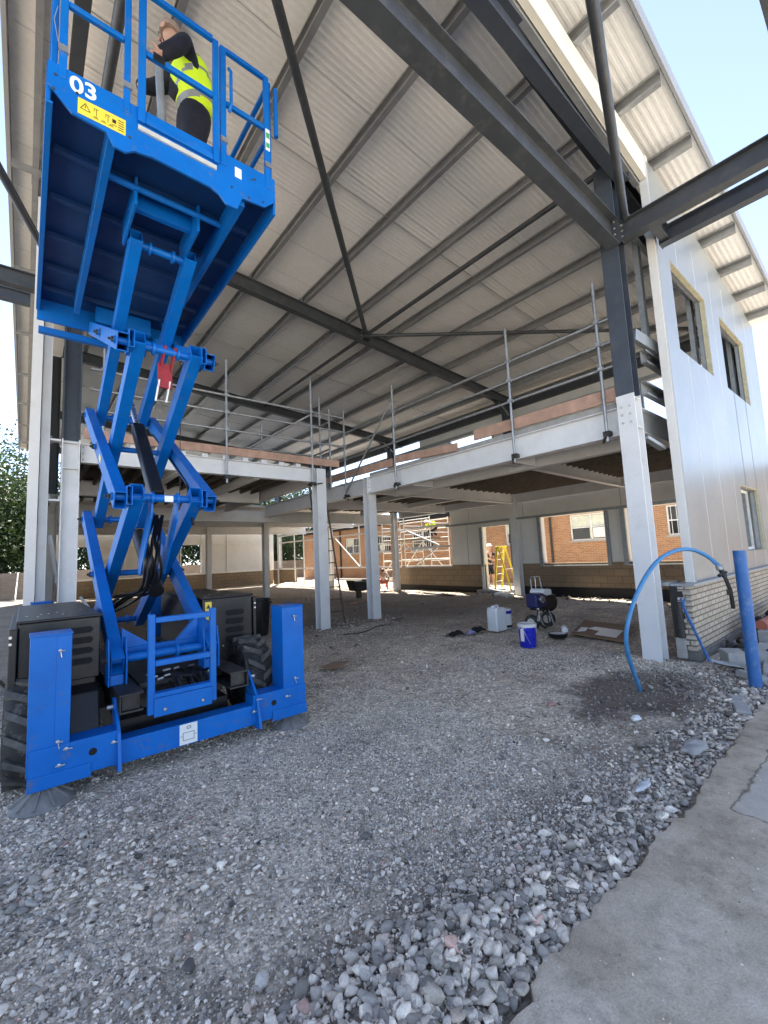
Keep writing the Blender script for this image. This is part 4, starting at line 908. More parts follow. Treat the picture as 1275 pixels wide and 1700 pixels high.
    mb = MB().box((.70, 4.62, .80), (1.36, 4.70, .88)); mb.prism([(.70, .88), (.95, .88), (.70, 1.06)], 'xz', 4.63, 4.69); mb.prism([(1.36, .88), (1.36, 1.1), (1.16, .88)], 'xz', 4.63, 4.69); mb.build('lower_cross_tube', B, L, bevel=.004)
    # cylinders
    mb = MB().bar((1.0, 4.72, 2.30), (1.0, 5.75, 3.28), .13, .13); mb.build('lift_cylinder', 'black', L, bevel=.02)
    MB().tube([(1.0, 5.7, 3.24), (1.0, 6.35, 3.86)], .035, 12).build('cylinder_rod', 'chrome', L, smooth=True)
    mb = MB().tube([(1.05, 4.95, 1.35), (1.05, 5.9, 2.0)], .075, 14); mb.build('lift_cylinder', 'black', L, smooth=True)
    mb = MB()
    for k in range(6):
        x = .96+.016*k; u = random.uniform; P = [Vector((x+u(-.02, .02), 4.66, 2.10)), Vector((x+u(-.05, .05), 4.86, 1.86)), Vector((x+u(-.05, .05), 4.80+u(-.05, .05), 1.62)), Vector((x+u(-.06, .04), 5.05, 1.38+u(-.05, .05))), Vector((x-.2+u(-.05, .05), 5.5, 1.25+u(-.1, .05))), Vector((x-.32, 6.0, 1.05))]
        Q = []
        for i in range(5):
            for q in range(5): f = q/5; a, b, c, d = P[max(i-1, 0)], P[i], P[i+1], P[min(i+2, 5)]; Q.append(.5*((2*b)+(c-a)*f+(2*a-5*b+4*c-d)*f*f+(3*b-a-3*c+d)*f**3))
        mb.tube(Q, .015, 7)
    mb.build('hose_bundle', 'black', L, smooth=True)
    for x in (.90, 1.12): MB().prism([(4.42, 2.24), (4.52, 2.24), (5.0, 1.70), (5.02, 1.55), (4.92, 1.52), (4.45, 2.05)], 'yz', x-.008, x+.008).build('lug_plate', B, L, bevel=.003)
    # red safety prop hanging from the upper front pin
    mb = MB()
    for x in (1.0, 1.095): mb.bar((x, 4.42, 3.75), (x-.03, 4.52, 3.52), .014, .05)
    mb.box((.955, 4.50, 3.35), (1.085, 4.53, 3.60)); mb.build('safety_prop', 'red', L, bevel=.004)
    mb = MB()
    for x in (.965, 1.06): mb.bar((x, 4.49, 3.42), (x-.02, 4.55, 3.22), .008, .02)
    mb.build('prop_fork', 'label', L)
lift()
def platform():
    L = LIFT; B = 'blue'; X0, X1, Y0, Y1 = .03, 1.79, 3.6, 6.85
    mb = MB(); mb.box((X0+.02, Y0+.02, 5.14), (X1-.02, Y1, 5.17)); 
    for y in (4.15, 4.75, 5.35, 5.95, 6.45): mb.box((X0+.05, y, 5.085), (X1-.05, y+.05, 5.139))
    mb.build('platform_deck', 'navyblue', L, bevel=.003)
    for x in (.40, 1.44): MB().box((x, 3.64, 4.93), (x+.06, 6.6, 5.135)).build('deck_rail', B, L, bevel=.004)
    mb = MB(); mb.tube([(.46, 4.12, 5.03), (1.44, 4.12, 5.03)], .028, 12); mb.box((.66, 4.28, 4.96), (1.24, 4.34, 5.12))
    for x in (.68, 1.22): mb.box((x-.012, 4.1, 4.86), (x+.012, 4.75, 5.13))
    mb.build('deck_bracket', B, L, bevel=.003)
    MB().box((.64, 6.6, 4.9), (1.3, 6.7, 5.12)).build('deck_bracket', B, L)
    # toe boards
    prof = [(.025, 5.11), (.17, 4.965), (.39, 4.95), (.44, 4.86), (.52, 4.855), (.58, 4.905), (.72, 4.93), (1.17, 4.92), (1.25, 4.89), (1.31, 4.83), (1.41, 4.83), (1.46, 4.965), (1.68, 4.99), (1.79, 5.10), (1.79, 5.335), (.025, 5.295)]
    tb = MB().prism(prof, 'xz', Y0-.012, Y0+.012).build('front_toe_board', B, L, bevel=.003)
    for x in (X0, X1):
        mb = MB().box((x-.012, Y0+.013, 5.0), (x+.012, Y1, 5.31)); mb.box((x-.012 if x > 1 else x-.012, Y0+.013, 4.98), (x+.03 if x < 1 else x+.012, Y1, 4.999)); mb.build('side_toe_board', B, L, bevel=.003)
    mb = MB().box((X0, Y1+.001, 4.86), (X1, Y1+.03, 5.3)); mb.build('rear_toe_board', B, L)
    text_mesh('03', .175, (.155, Y0-.0135, 5.145), (1, 0, .06), (-.06, 0, 1), 'label', tb, bold=.004)
    lb = MB().add([(.205, Y0-.0145, 4.985), (.515, Y0-.0145, 4.99), (.515, Y0-.0145, 5.125), (.205, Y0-.0145, 5.115)], [(0, 1, 2, 3)]).build('warning_label', 'yellow', tb)
    mb = MB(); yk = (Y0-.0165, Y0-.0150)
    def ln(a, b, c, d): mb.box((a, yk[0], b), (c, yk[1], d))
    tri = [(.222, 5.035), (.282, 5.035), (.252, 5.09)]
    for i in range(3): mb.bar((*[tri[i][0]], Y0-.0155, tri[i][1]), (tri[(i+1) % 3][0], Y0-.0155, tri[(i+1) % 3][1]), .004, .002, (0, 1, 0))
    ln(.250, 5.05, .254, 5.075)
    for x in (.305, .38): ln(x, 5.085, x+.03, 5.089); ln(x, 5.06, x+.003, 5.089); ln(x+.015, 5.03, x+.018, 5.085)
    for x in (.30, .35, .40): ln(x, 5.01, x+.035, 5.014); ln(x+.01, 5.02, x+.03, 5.023)
    for z in (5.01, 5.03, 5.05, 5.07, 5.09): ln(.465, z, .502, z+.006)
    ln(.42, 5.03, .455, 5.034); ln(.425, 5.05, .45, 5.08)
    mb.build('label_drawing', 'ink', lb)
    MB().box((1.39, Y0-.0145, 5.145), (1.452, Y0-.0125, 5.245)).build('white_sticker', 'label', tb)
    mb = MB()
    for x, z in ((.07, 5.2), (.06, 5.08), (.52, 5.22), (.545, 5.0), (1.36, 5.02), (1.52, 5.0), (1.66, 5.03), (.2, 5.14), (1.55, 5.2), (1.58, 5.22)): mb.lathe([(.010, 0), (.010, .006), (.004, .009)], (x, Y0-.012, z), (0, -1, 0), 8)
    mb.build('bolt', 'grime', tb)
    Zt, Zm = 6.42, 5.85
    # front guardrail, left bay
    mb = MB(); mb.box((.085, Y0-.02, 5.20), (.135, Y0+.02, Zt-.022)); mb.box((.50, Y0-.02, 5.2), (.545, Y0+.02, Zt-.022)); mb.box((.06, Y0-.022, Zt-.02), (.58, Y0+.022, Zt+.022)); mb.box((.136, Y0-.018, Zm-.022), (.499, Y0+.018, Zm+.022)); fg = mb.build('front_guardrail', B, L, bevel=.006)
    for x in (.11, .525):
        mb = MB().hollow((x-.03, Y0-.028, 5.43), (x+.03, Y0-.028, 5.43), .02, .05, .004); mb.tube([(x-.03, Y0-.03, 5.45), (x-.06, Y0-.04, 5.62), (x-.04, Y0-.03, 5.75)], .003, 5); mb.build('lock_pin', 'bolt', fg)
    # gate
    mb = MB(); mb.box((.595, Y0-.045, 5.165), (.65, Y0-.005, Zt-.045)); mb.box((1.19, Y0-.045, 5.165), (1.24, Y0-.005, Zt-.02)); mb.box((.595, Y0-.047, Zt-.043), (1.189, Y0-.003, Zt)); mb.box((.651, Y0-.043, Zm-.055), (1.189, Y0-.007, Zm-.005)); mb.box((.651, Y0-.043, 5.17), (1.189, Y0-.007, 5.22)); gt = mb.build('gate', B, L, bevel=.006)
    mb = MB(); mb.box((.70, Y0-.052, Zm-.06), (.79, Y0-.0435, Zm+.01)); mb.build('latch_plate', 'black', gt, bevel=.004); MB().box((.66, Y0-.05, Zm+.0), (.68, Y0-.044, Zm+.02)).build('bolt', 'bolt', gt)
    MB().box((.60, Y0-.03, 5.10), (1.22, Y0-.0135, 5.14)).build('gate_stop_strip', 'alu', L)
    # right bay
    mb = MB(); mb.box((1.26, Y0-.02, 5.2), (1.315, Y0+.02, Zt)); mb.box((1.69, Y0-.02, 5.2), (1.74, Y0+.02, Zt)); mb.box((1.316, Y0-.02, Zt-.035), (1.689, Y0+.02, Zt+.005)); mb.box((1.316, Y0-.018, Zm-.025), (1.689, Y0+.018, Zm+.02)); mb.tube([(1.335, Y0-.03, 5.75), (1.345, Y0-.06, 5.8), (1.345, Y0-.06, 6.15), (1.335, Y0-.03, 6.2)], .016, 8); rb = mb.build('front_guardrail', B, L, bevel=.006)
    for x in (1.29, 1.715): MB().hollow((x-.03, Y0-.028, 5.44), (x+.03, Y0-.028, 5.44), .02, .05, .004).build('lock_pin', 'bolt', rb)
    gl = MB().box((1.695, Y0-.024, 5.60), (1.738, Y0-.0215, 5.83)).build('inspection_tag', 'label', rb); mb = MB(); mb.box((1.70, Y0-.0265, 5.73), (1.733, Y0-.0245, 5.79)); mb.box((1.70, Y0-.0265, 5.63), (1.733, Y0-.0245, 5.68)); mb.build('tag_print', 'green', gl)
    # side rails
    for x in (.06, 1.765):
        mb = MB()
        for y in (3.66, 4.7, 5.75, 6.8): mb.box((x-.02, y-.022, 5.19), (x+.02, y+.022, Zt-.021))
        mb.box((x-.022, 3.63, Zt-.02), (x+.022, 6.85, Zt+.02)); 
        for a, b in ((3.683, 4.677), (4.723, 5.727), (5.773, 6.777)): mb.box((x-.018, a, Zm-.022), (x+.018, b, Zm+.022))
        mb.build('side_guardrail', B, L, bevel=.006)
    for z in (Zt, Zm): MB().box((.083, 6.80, z-.02), (1.742, 6.84, z+.02)).build('rear_guardrail', B, L, bevel=.006)
    MB().tube([(1.82, Y0, 5.83), (1.82, Y0, 6.36)], .022, 12).build('manual_tube', 'blue', L, smooth=True)
    MB().box((X0+.02, 6.9, 4.72), (1.3, 6.98, 4.80)).build('roll_out_stop', B, L, bevel=.004)
platform()

# ------------------------------------------------------------------ people
def worker_on_lift():
    t = thing('person', (1.2, 4.2, 5.172), 'person in fluorescent vest and dark clothes working on the raised lift platform', 'person')
    J = {'pelvis': (1.20, 4.22, 6.05), 'waist': (1.22, 4.2, 6.27), 'chest': (1.19, 4.18, 6.52), 'up': (1.11, 4.17, 6.72), 'neck': (1.03, 4.15, 6.79), 'h1': (.975, 4.14, 6.83), 'h2': (.945, 4.13, 6.90),
         'sn': (1.06, 3.98, 6.70), 'en': (.95, 3.86, 6.42), 'wn': (.80, 3.84, 6.20), 'sf': (1.08, 4.37, 6.70), 'ef': (.88, 4.42, 6.48), 'wf': (.72, 4.34, 6.32),
         'hn': (1.20, 4.12, 6.0), 'kn': (1.16, 4.09, 5.62), 'an': (1.2, 4.08, 5.26), 'tn': (1.06, 4.07, 5.21), 'hf': (1.2, 4.32, 6.0), 'kf': (1.2, 4.38, 5.62), 'af': (1.25, 4.38, 5.26), 'tf': (1.10, 4.39, 5.21)}
    def mk(names, edges, rad, name, mat, **k):
        ix = {n: i for i, n in enumerate(names)}; return skin(name, [J[n] for n in names], [(ix[a], ix[b]) for a, b in edges], [rad[n] for n in names], mat, t, **k)
    E = [('pelvis', 'waist'), ('waist', 'chest'), ('chest', 'up'), ('up', 'neck'), ('neck', 'h1'), ('h1', 'h2'), ('up', 'sn'), ('sn', 'en'), ('en', 'wn'), ('up', 'sf'), ('sf', 'ef'), ('ef', 'wf'), ('pelvis', 'hn'), ('hn', 'kn'), ('kn', 'an'), ('an', 'tn'), ('pelvis', 'hf'), ('hf', 'kf'), ('kf', 'af'), ('af', 'tf')]
    J.update({'f%d' % i: (.80-.055-.01*(i % 2), 3.81+.018*i, 6.175-.012*i) for i in range(4)}); J.update({'g%d' % i: (.80-.085-.008*(i % 2), 3.815+.017*i, 6.135-.012*i) for i in range(4)}); J['t0'] = (.775, 3.805, 6.23); J['t1'] = (.735, 3.80, 6.245)
    E2 = E+[('wn', 'f%d' % i) for i in range(4)]+[('f%d' % i, 'g%d' % i) for i in range(4)]+[('wn', 't0'), ('t0', 't1')]
    rad = dict(pelvis=(.13, .12), waist=(.125, .11), chest=(.14, .12), up=(.12, .10), neck=.060, h1=(.078, .085), h2=(.075, .088), sn=.052, en=.046, wn=.036, sf=.062, ef=.05, wf=.036, hn=.10, kn=.07, an=.05, tn=.045, hf=.10, kf=.07, af=.05, tf=.045)
    for i in range(4): rad['f%d' % i] = .011; rad['g%d' % i] = .009
    rad['t0'] = .012; rad['t1'] = .010
    names = list(rad); mk(names, E2, rad, 'body', 'skin')
    R2 = {k: (tuple(x+.045 for x in v) if isinstance(v, tuple) else v*1.25+.016) for k, v in rad.items()}
    n2 = ['pelvis', 'hn', 'kn', 'an', 'hf', 'kf', 'af', 'waist']; mk(n2, [('pelvis', 'hn'), ('hn', 'kn'), ('kn', 'an'), ('pelvis', 'hf'), ('hf', 'kf'), ('kf', 'af'), ('pelvis', 'waist')], R2, 'trousers', 'navy')
    R2['up'] = (.15, .12); n3 = ['chest', 'waist', 'up', 'sn', 'en', 'wn', 'sf', 'ef', 'wf']; mk(n3, [('waist', 'chest'), ('chest', 'up'), ('up', 'sn'), ('sn', 'en'), ('en', 'wn'), ('up', 'sf'), ('sf', 'ef'), ('ef', 'wf')], R2, 'jumper', 'navy')
    ax = Vector(J['up'])-Vector(J['waist']); o = Vector(J['waist']); al = ax.length; ax.normalize()
    def pick(c):
        s = (c-o).dot(ax); a = abs(c.y-4.18)
        return 1 if (-.01 < s < .045 or (.11 < a < .155 and s > .045 and False) or (.16+.55*(a-.05) < s < .205+.55*(a-.05))) else 0
    V = {'v0': tuple(Vector(J['waist'])-ax*.12), 'v1': J['waist'], 'v2': J['chest'], 'v3': tuple(Vector(J['up'])+ax*.03)}
    skin('vest', [V['v0'], V['v1'], V['v2'], V['v3']], [(0, 1), (1, 2), (2, 3)], [(.205, .18), (.205, .18), (.235, .20), (.215, .175)], 'hivis', t, sub=3, mats=['hivis', 'tape'], pick=pick)
    for n in (('an', 'tn'), ('af', 'tf')):
        a, b = J[n[0]], J[n[1]]; mb = MB().prism([(b[0]-.06, 5.173), (a[0]+.06, 5.173), (a[0]+.06, 5.33), (a[0]-.05, 5.33), (b[0]-.02, 5.26), (b[0]-.06, 5.22)], 'xz', a[1]-.05, a[1]+.05); mb.build('boot', 'black', t, bevel=.015)
    # head detail: hair cap, ear, nose, eyes
    h = Vector((.952, 4.135, 6.865)); mb = MB()
    mb.lathe([(.098, -.01), (.099, .03), (.088, .065), (.06, .092), (.02, .102)], h+Vector((.012, 0, .01)), (.12, 0, 1), 20); mb.build('hair', 'hair', t, smooth=True)
    fd = Vector((-.62, .78, -.05)); sd_ = Vector((.78, .62, 0))
    q = h+fd*.095; MB().tube([q+Vector((0, 0, .01)), q+fd*.022+Vector((0, 0, -.028)), q+Vector((0, 0, -.034))], [.008, .014, .010], 8).build('nose', 'skin', t, smooth=True)
    e_ = h-sd_*.085+Vector((0, 0, -.02)); MB().lathe([(.008, 0), (.026, .004), (.03, .012), (.012, .018)], e_, -sd_, 12).build('ear', 'skin', t, smooth=True)
    e_ = h+sd_*.085+Vector((0, 0, -.02)); MB().lathe([(.008, 0), (.026, .004), (.03, .012), (.012, .018)], e_, sd_, 12).build('ear', 'skin', t, smooth=True)
    for s_ in (-.033, .033): MB().lathe([(.010, 0), (.008, .006)], h+fd*.088+sd_*s_+Vector((0, 0, .008)), fd, 10).build('eye', 'ink', t)
    q = h+fd*.086+Vector((0, 0, -.062)); MB().bar(q-sd_*.025, q+sd_*.025, .01, .008).build('mouth', 'red', t)
    # wooden length or tool in hand
    tl = MB().tube([(.88, 3.95, 5.18), (.80, 3.85, 6.16)], .035, 10).build('grey_tube', 'galv', smooth=True, org=(.88, 3.95, 5.172)); tag(tl, 'grey tube held upright by the person on the lift', 'tube')
    tb = MB().box((.60, 4.5, 5.172), (1.1, 4.75, 5.42)).build('tool_box', 'black', bevel=.02); tag(tb, 'black box on the raised lift platform behind the worker', 'box')
worker_on_lift()
def simple_person(name_loc, label, J, rad, E, clothes, head, extra=None):
    t = thing('person', name_loc, label, 'person')
    ns = list(J); ix = {n: i for i, n in enumerate(ns)}
    skin('body', [J[n] for n in ns], [(ix[a], ix[b]) for a, b in E], [rad[n] for n in ns], 'skin', t)
    for nm, mat, bones, grow in clothes:
        nn = []
        for a, b in bones:
            for q in (a, b):
                if q not in nn: nn.append(q)
        jx = {n: i for i, n in enumerate(nn)}; skin(nm, [J[n] for n in nn], [(jx[a], jx[b]) for a, b in bones], [(rad[n]+grow if not isinstance(rad[n], tuple) else tuple(v+grow for v in rad[n])) for n in nn], mat, t)
    return t
RAD = dict(pel=(.12, .11), wai=(.12, .10), che=(.14, .11), nec=.05, hea=.08, top=.075, sl=.055, el=.045, wl=.033, fl=.03, sr=.055, er=.045, wr=.033, fr=.03, hl=.09, kl=.062, al=.042, tl=.04, hr=.09, kr=.062, ar=.042, tr=.04)
ED = [('pel', 'wai'), ('wai', 'che'), ('che', 'nec'), ('nec', 'hea'), ('hea', 'top'), ('che', 'sl'), ('sl', 'el'), ('el', 'wl'), ('wl', 'fl'), ('che', 'sr'), ('sr', 'er'), ('er', 'wr'), ('wr', 'fr'), ('pel', 'hl'), ('hl', 'kl'), ('kl', 'al'), ('al', 'tl'), ('pel', 'hr'), ('hr', 'kr'), ('kr', 'ar'), ('ar', 'tr')]
TORSO = [('pel', 'wai'), ('wai', 'che'), ('che', 'sl'), ('sl', 'el'), ('che', 'sr'), ('sr', 'er')]
SHORTS = [('pel', 'hl'), ('hl', 'kl'), ('pel', 'hr'), ('hr', 'kr')]
def hat(t, c, mat, brim=.03):
    MB().lathe([(.115+brim, 0), (.115+brim, .008), (.108, .012), (.105, .06), (.07, .105), (.02, .12)], c, (0, 0, 1), 18).build('helmet', mat, t, smooth=True)
def others():
    # person by the door beside the yellow step ladder
    gx, gy, gz = 14.75, 11.1, .13
    J = dict(pel=(gx, gy, gz+.92), wai=(gx, gy-.01, gz+1.08), che=(gx-.01, gy-.04, gz+1.34), nec=(gx-.01, gy-.06, gz+1.50), hea=(gx-.02, gy-.09, gz+1.60), top=(gx-.02, gy-.10, gz+1.69),
             sl=(gx-.18, gy-.05, gz+1.40), el=(gx-.24, gy-.20, gz+1.18), wl=(gx-.2, gy-.45, gz+1.1), fl=(gx-.2, gy-.55, gz+1.09), sr=(gx+.17, gy-.05, gz+1.40), er=(gx+.2, gy-.25, gz+1.3), wr=(gx+.1, gy-.48, gz+1.36), fr=(gx+.08, gy-.56, gz+1.38),
             hl=(gx-.09, gy, gz+.86), kl=(gx-.11, gy-.03, gz+.48), al=(gx-.12, gy+.01, gz+.08), tl=(gx-.13, gy-.15, gz+.045), hr=(gx+.09, gy, gz+.86), kr=(gx+.1, gy-.12, gz+.5), ar=(gx+.1, gy-.14, gz+.08), tr=(gx+.1, gy-.30, gz+.045))
    t = simple_person((gx, gy, gz), 'person in dark top, shorts and white helmet in the rear doorway', J, RAD, ED, [('top', 'navy', TORSO, .014), ('shorts', 'navy', [('pel', 'hl'), ('pel', 'hr'), ('hl', 'kl'), ('hr', 'kr')], .012)], None); hat(t, (gx-.02, gy-.10, gz+1.68), 'label')
    # crouching person by the open wall
    gx, gy, gz = 13.15, 16.05, .0
    J = dict(pel=(gx+.1, gy+.1, .42), wai=(gx+.02, gy+.02, .56), che=(gx-.12, gy-.1, .76), nec=(gx-.2, gy-.2, .86), hea=(gx-.25, gy-.27, .92), top=(gx-.28, gy-.33, .97), sl=(gx-.24, gy-.0, .8), el=(gx-.35, gy-.05, .56), wl=(gx-.33, gy-.25, .36), fl=(gx-.33, gy-.32, .30), sr=(gx+.02, gy-.2, .8), er=(gx+.04, gy-.36, .58), wr=(gx-.12, gy-.45, .38), fr=(gx-.16, gy-.5, .31),
             hl=(gx+.0, gy+.16, .40), kl=(gx-.30, gy+.0, .50), al=(gx-.08, gy+.16, .1), tl=(gx-.22, gy+.06, .05), hr=(gx+.18, gy+.0, .40), kr=(gx+.0, gy-.26, .50), ar=(gx+.15, gy-.08, .1), tr=(gx+.06, gy-.2, .05))
    t = simple_person((gx, gy, 0), 'crouching person in pale top and orange trousers by the open rear wall', J, RAD, ED, [('top', 'shirt', TORSO, .014), ('trousers', 'orange', SHORTS+[('kl', 'al'), ('kr', 'ar')], .012)], None)
    MB().lathe([(.09, -.02), (.088, .03), (.05, .07), (.01, .08)], (gx-.28, gy-.33, .95), (-.3, -.3, .9), 14).build('hair', 'ink', t, smooth=True)
    # person up on the tower, head and shoulders above the header
    gx, gy, gz = 15.6, 14.9, 2.42
    J = dict(pel=(gx, gy, gz+.5), wai=(gx-.05, gy, gz+.60), che=(gx-.22, gy, gz+.72), nec=(gx-.36, gy, gz+.74), hea=(gx-.44, gy, gz+.74), top=(gx-.50, gy, gz+.76), sl=(gx-.2, gy+.2, gz+.72), el=(gx-.25, gy+.28, gz+.5), wl=(gx-.4, gy+.22, gz+.4), fl=(gx-.46, gy+.2, gz+.38), sr=(gx-.2, gy-.2, gz+.72), er=(gx-.25, gy-.28, gz+.5), wr=(gx-.4, gy-.22, gz+.4), fr=(gx-.46, gy-.2, gz+.38),
             hl=(gx, gy+.1, gz+.46), kl=(gx-.25, gy+.14, gz+.3), al=(gx+.05, gy+.14, gz+.08), tl=(gx-.1, gy+.14, gz+.04), hr=(gx, gy-.1, gz+.46), kr=(gx-.25, gy-.14, gz+.3), ar=(gx+.05, gy-.14, gz+.08), tr=(gx-.1, gy-.14, gz+.04))
    t = simple_person((gx, gy, gz), 'person in lime yellow top bending on the scaffold tower outside', J, RAD, ED, [('top', 'hivis', TORSO, .04), ('trousers', 'navy', SHORTS+[('kl', 'al'), ('kr', 'ar')], .012)], None); hat(t, (gx-.5, gy, gz+.74), 'label')
others()

# ------------------------------------------------------------------ loose things
def scaffold_tower():
    t = thing('scaffold_tower', (15.6, 16.3, 0), 'pale aluminium access tower standing outside the open rear wall', 'scaffold tower'); A = 'alu'
    xs = (15.0, 16.3); ys = (14.6, 16.45, 18.2)
    for y in ys:
        mb = MB()
        for x in xs: mb.tube([(x, y, .05), (x, y, 3.45)], .028, 8)
        for z in (.4, .85, 1.3, 1.75, 2.2, 2.65, 3.1): mb.tube([(xs[0], y, z), (xs[1], y, z)], .022, 8)
        mb.build('end_frame', A, t, smooth=True)
    for x in xs:
        mb = MB()
        for z in (1.35, 2.42, 2.9, 3.35): mb.tube([(x, ys[0], z), (x, ys[-1], z)], .022, 8)
        mb.build('horizontal_tube', A, t, smooth=True); MB().tube([(x, ys[0], .5), (x, ys[1], 2.3)], .022, 8).build('diagonal_tube', A, t, smooth=True); MB().tube([(x, ys[1], 2.3), (x, ys[2], .6)], .022, 8).build('diagonal_tube', A, t, smooth=True)
    MB().box((15.05, 14.6, 2.36), (16.25, 18.2, 2.41)).build('platform_board', 'oldwood', t)
    for y in ys:
        for x in xs: MB().lathe([(.09, 0), (.09, .02), (.02, .03), (.02, .1)], (x, y, -.01), (0, 0, 1), 10).build('base_plate', 'galv', t)
scaffold_tower()
def step_ladder():
    t = thing('step_ladder', (14.35, 10.2, .13), 'yellow step ladder standing in the rear doorway', 'step ladder'); z0 = .13
    for x in (14.25, 14.7):
        MB().bar((x, 10.5, z0), (x, 10.28, 1.75), .035, .075, (0, 1, 0)).build('front_stile', 'ladyellow', t, bevel=.004); MB().bar((x, 9.78, z0), (x, 10.22, 1.75), .03, .06, (0, 1, 0)).build('rear_stile', 'ladyellow', t, bevel=.004)
    for k in range(5): y = 10.46-.032*k; z = z0+.28+k*.28; MB().box((14.27, y-.05, z), (14.68, y+.04, z+.025)).build('tread', 'alu', t)
    MB().box((14.22, 10.15, 1.74), (14.73, 10.36, 1.79)).build('top_cap', 'ladyellow', t, bevel=.01); MB().bar((14.25, 9.95, .9), (14.7, 9.95, .9), .02, .03).build('rear_brace', 'alu', t)
step_ladder()
def pole_ladder():
    t = thing('pole_ladder', (5.95, 9.4, 0), 'dark pole ladder leaning on the upper floor edge behind a white column', 'ladder')
    a = [(5.72, 9.25, 0), (6.14, 9.05, 0)]; b = [(5.53, 9.62, 3.9), (5.82, 9.42, 3.9)]
    for p, q in zip(a, b): MB().tube([p, q], .022, 8).build('stile', 'oldwood', t, smooth=True)
    for k in range(1, 13):
        s = k/13; p = Vector(a[0]).lerp(Vector(b[0]), s); q = Vector(a[1]).lerp(Vector(b[1]), s); MB().tube([p, q], .014, 6).build('rung', 'oldwood', t)
pole_ladder()
def containers():
    t = thing('paint_bucket', (6.52, 4.22, 0), 'bright blue paint bucket with a pale splashed rim in front of the sprayer', 'bucket'); c = (6.52, 4.22, -.005)
    MB().lathe([(.128, 0), (.132, .01), (.146, .34), (.152, .342), (.153, .37), (.147, .372), (.143, .36), (.128, .06), (.0, .055)], c, (0, 0, 1), 36).build('tub', 'bucket', t, smooth=True)
    mb = MB().lathe([(.1462, .325), (.1555, .343), (.1562, .374), (.151, .379), (.145, .374)], c, (0, 0, 1), 36)
    for k in range(9): a = random.uniform(2.6, 5.2); mb.bar((c[0]+.148*math.cos(a), c[1]+.148*math.sin(a), .34), (c[0]+.146*math.cos(a), c[1]+.146*math.sin(a), .34-random.uniform(.03, .10)), .012, .004, (1, 0, 0))
    mb.build('rim', 'paintw', t, smooth=True); MB().lathe([(.138, .34), (.0, .342)], c, (0, 0, 1), 30).build('paint', 'paintw', t)
    mb = MB().tube([(c[0]-.15, c[1], .33), (c[0]-.16, c[1]-.06, .24), (c[0]-.13, c[1]-.10, .12), (c[0]-.10, c[1]-.115, .06)], .005, 6); mb.build('handle', 'bolt', t, smooth=True); MB().box((c[0]-.158, c[1]-.03, .10), (c[0]-.139, c[1]+.03, .30)).build('white_drip', 'paintw', t, bevel=.004)
    t = thing('jerrycan', (7.42, 5.48, 0), 'white translucent plastic jerrycan standing beside the white drum', 'jerrycan')
    mb = MB().prism([(7.27, 0), (7.57, 0), (7.59, .03), (7.59, .40), (7.56, .45), (7.50, .47), (7.47, .455), (7.38, .455), (7.35, .48), (7.29, .475), (7.25, .44), (7.25, .03)], 'xz', 5.36, 5.60); mb.build('can_body', 'plastic_w', t, bevel=.022, smooth=True)
    MB().tube([(7.36, 5.48, .465), (7.38, 5.48, .50), (7.47, 5.48, .50), (7.49, 5.48, .46)], .016, 8).build('handle', 'plastic_w', t, smooth=True); MB().lathe([(.03, 0), (.03, .035), (.025, .04)], (7.305, 5.48, .47), (0, 0, 1), 16).build('cap', 'plastic_w', t, smooth=True)
    t = thing('paint_drum', (7.78, 5.55, 0), 'white round drum with a dark blue band behind the jerrycan', 'drum'); c = (7.78, 5.55, 0)
    MB().lathe([(.14, 0), (.145, .01), (.147, .37), (.152, .375), (.152, .395), (.14, .40), (.0, .395)], c, (0, 0, 1), 28).build('drum_body', 'plastic_w', t, smooth=True); MB().lathe([(.1475, .30), (.149, .302), (.149, .358), (.1475, .36)], c, (0, 0, 1), 28).build('top_band', 'bucket', t); MB().lathe([(.1465, .02), (.148, .022), (.148, .07), (.1465, .072)], c, (0, 0, 1), 28).build('bottom_band', 'black', t)
    t = thing('rubble_bin', (4.05, 9.45, 0), 'large black plastic bin standing inside behind the lift', 'bin'); c = (4.05, 9.45, -.01)
    MB().lathe([(.22, 0), (.235, .02), (.285, .74), (.30, .745), (.305, .775), (.29, .78), (.275, .74), (.22, .05), (0, .04)], c, (0, 0, 1), 32).build('bin_body', 'black', t, smooth=True)
    for s in (-1, 1): MB().box((c[0]+s*.30-.03, c[1]-.06, .66), (c[0]+s*.30+.03, c[1]+.06, .70)).build('handle', 'black', t, bevel=.01)
    mb = MB()
    for k in range(8): a = k*math.pi/4; mb.bar((c[0]+.245*math.cos(a), c[1]+.245*math.sin(a), .08), (c[0]+.288*math.cos(a), c[1]+.288*math.sin(a), .70), .02, .012, (math.cos(a), math.sin(a), 0))
    mb.build('bin_rib', 'black', t)
containers()
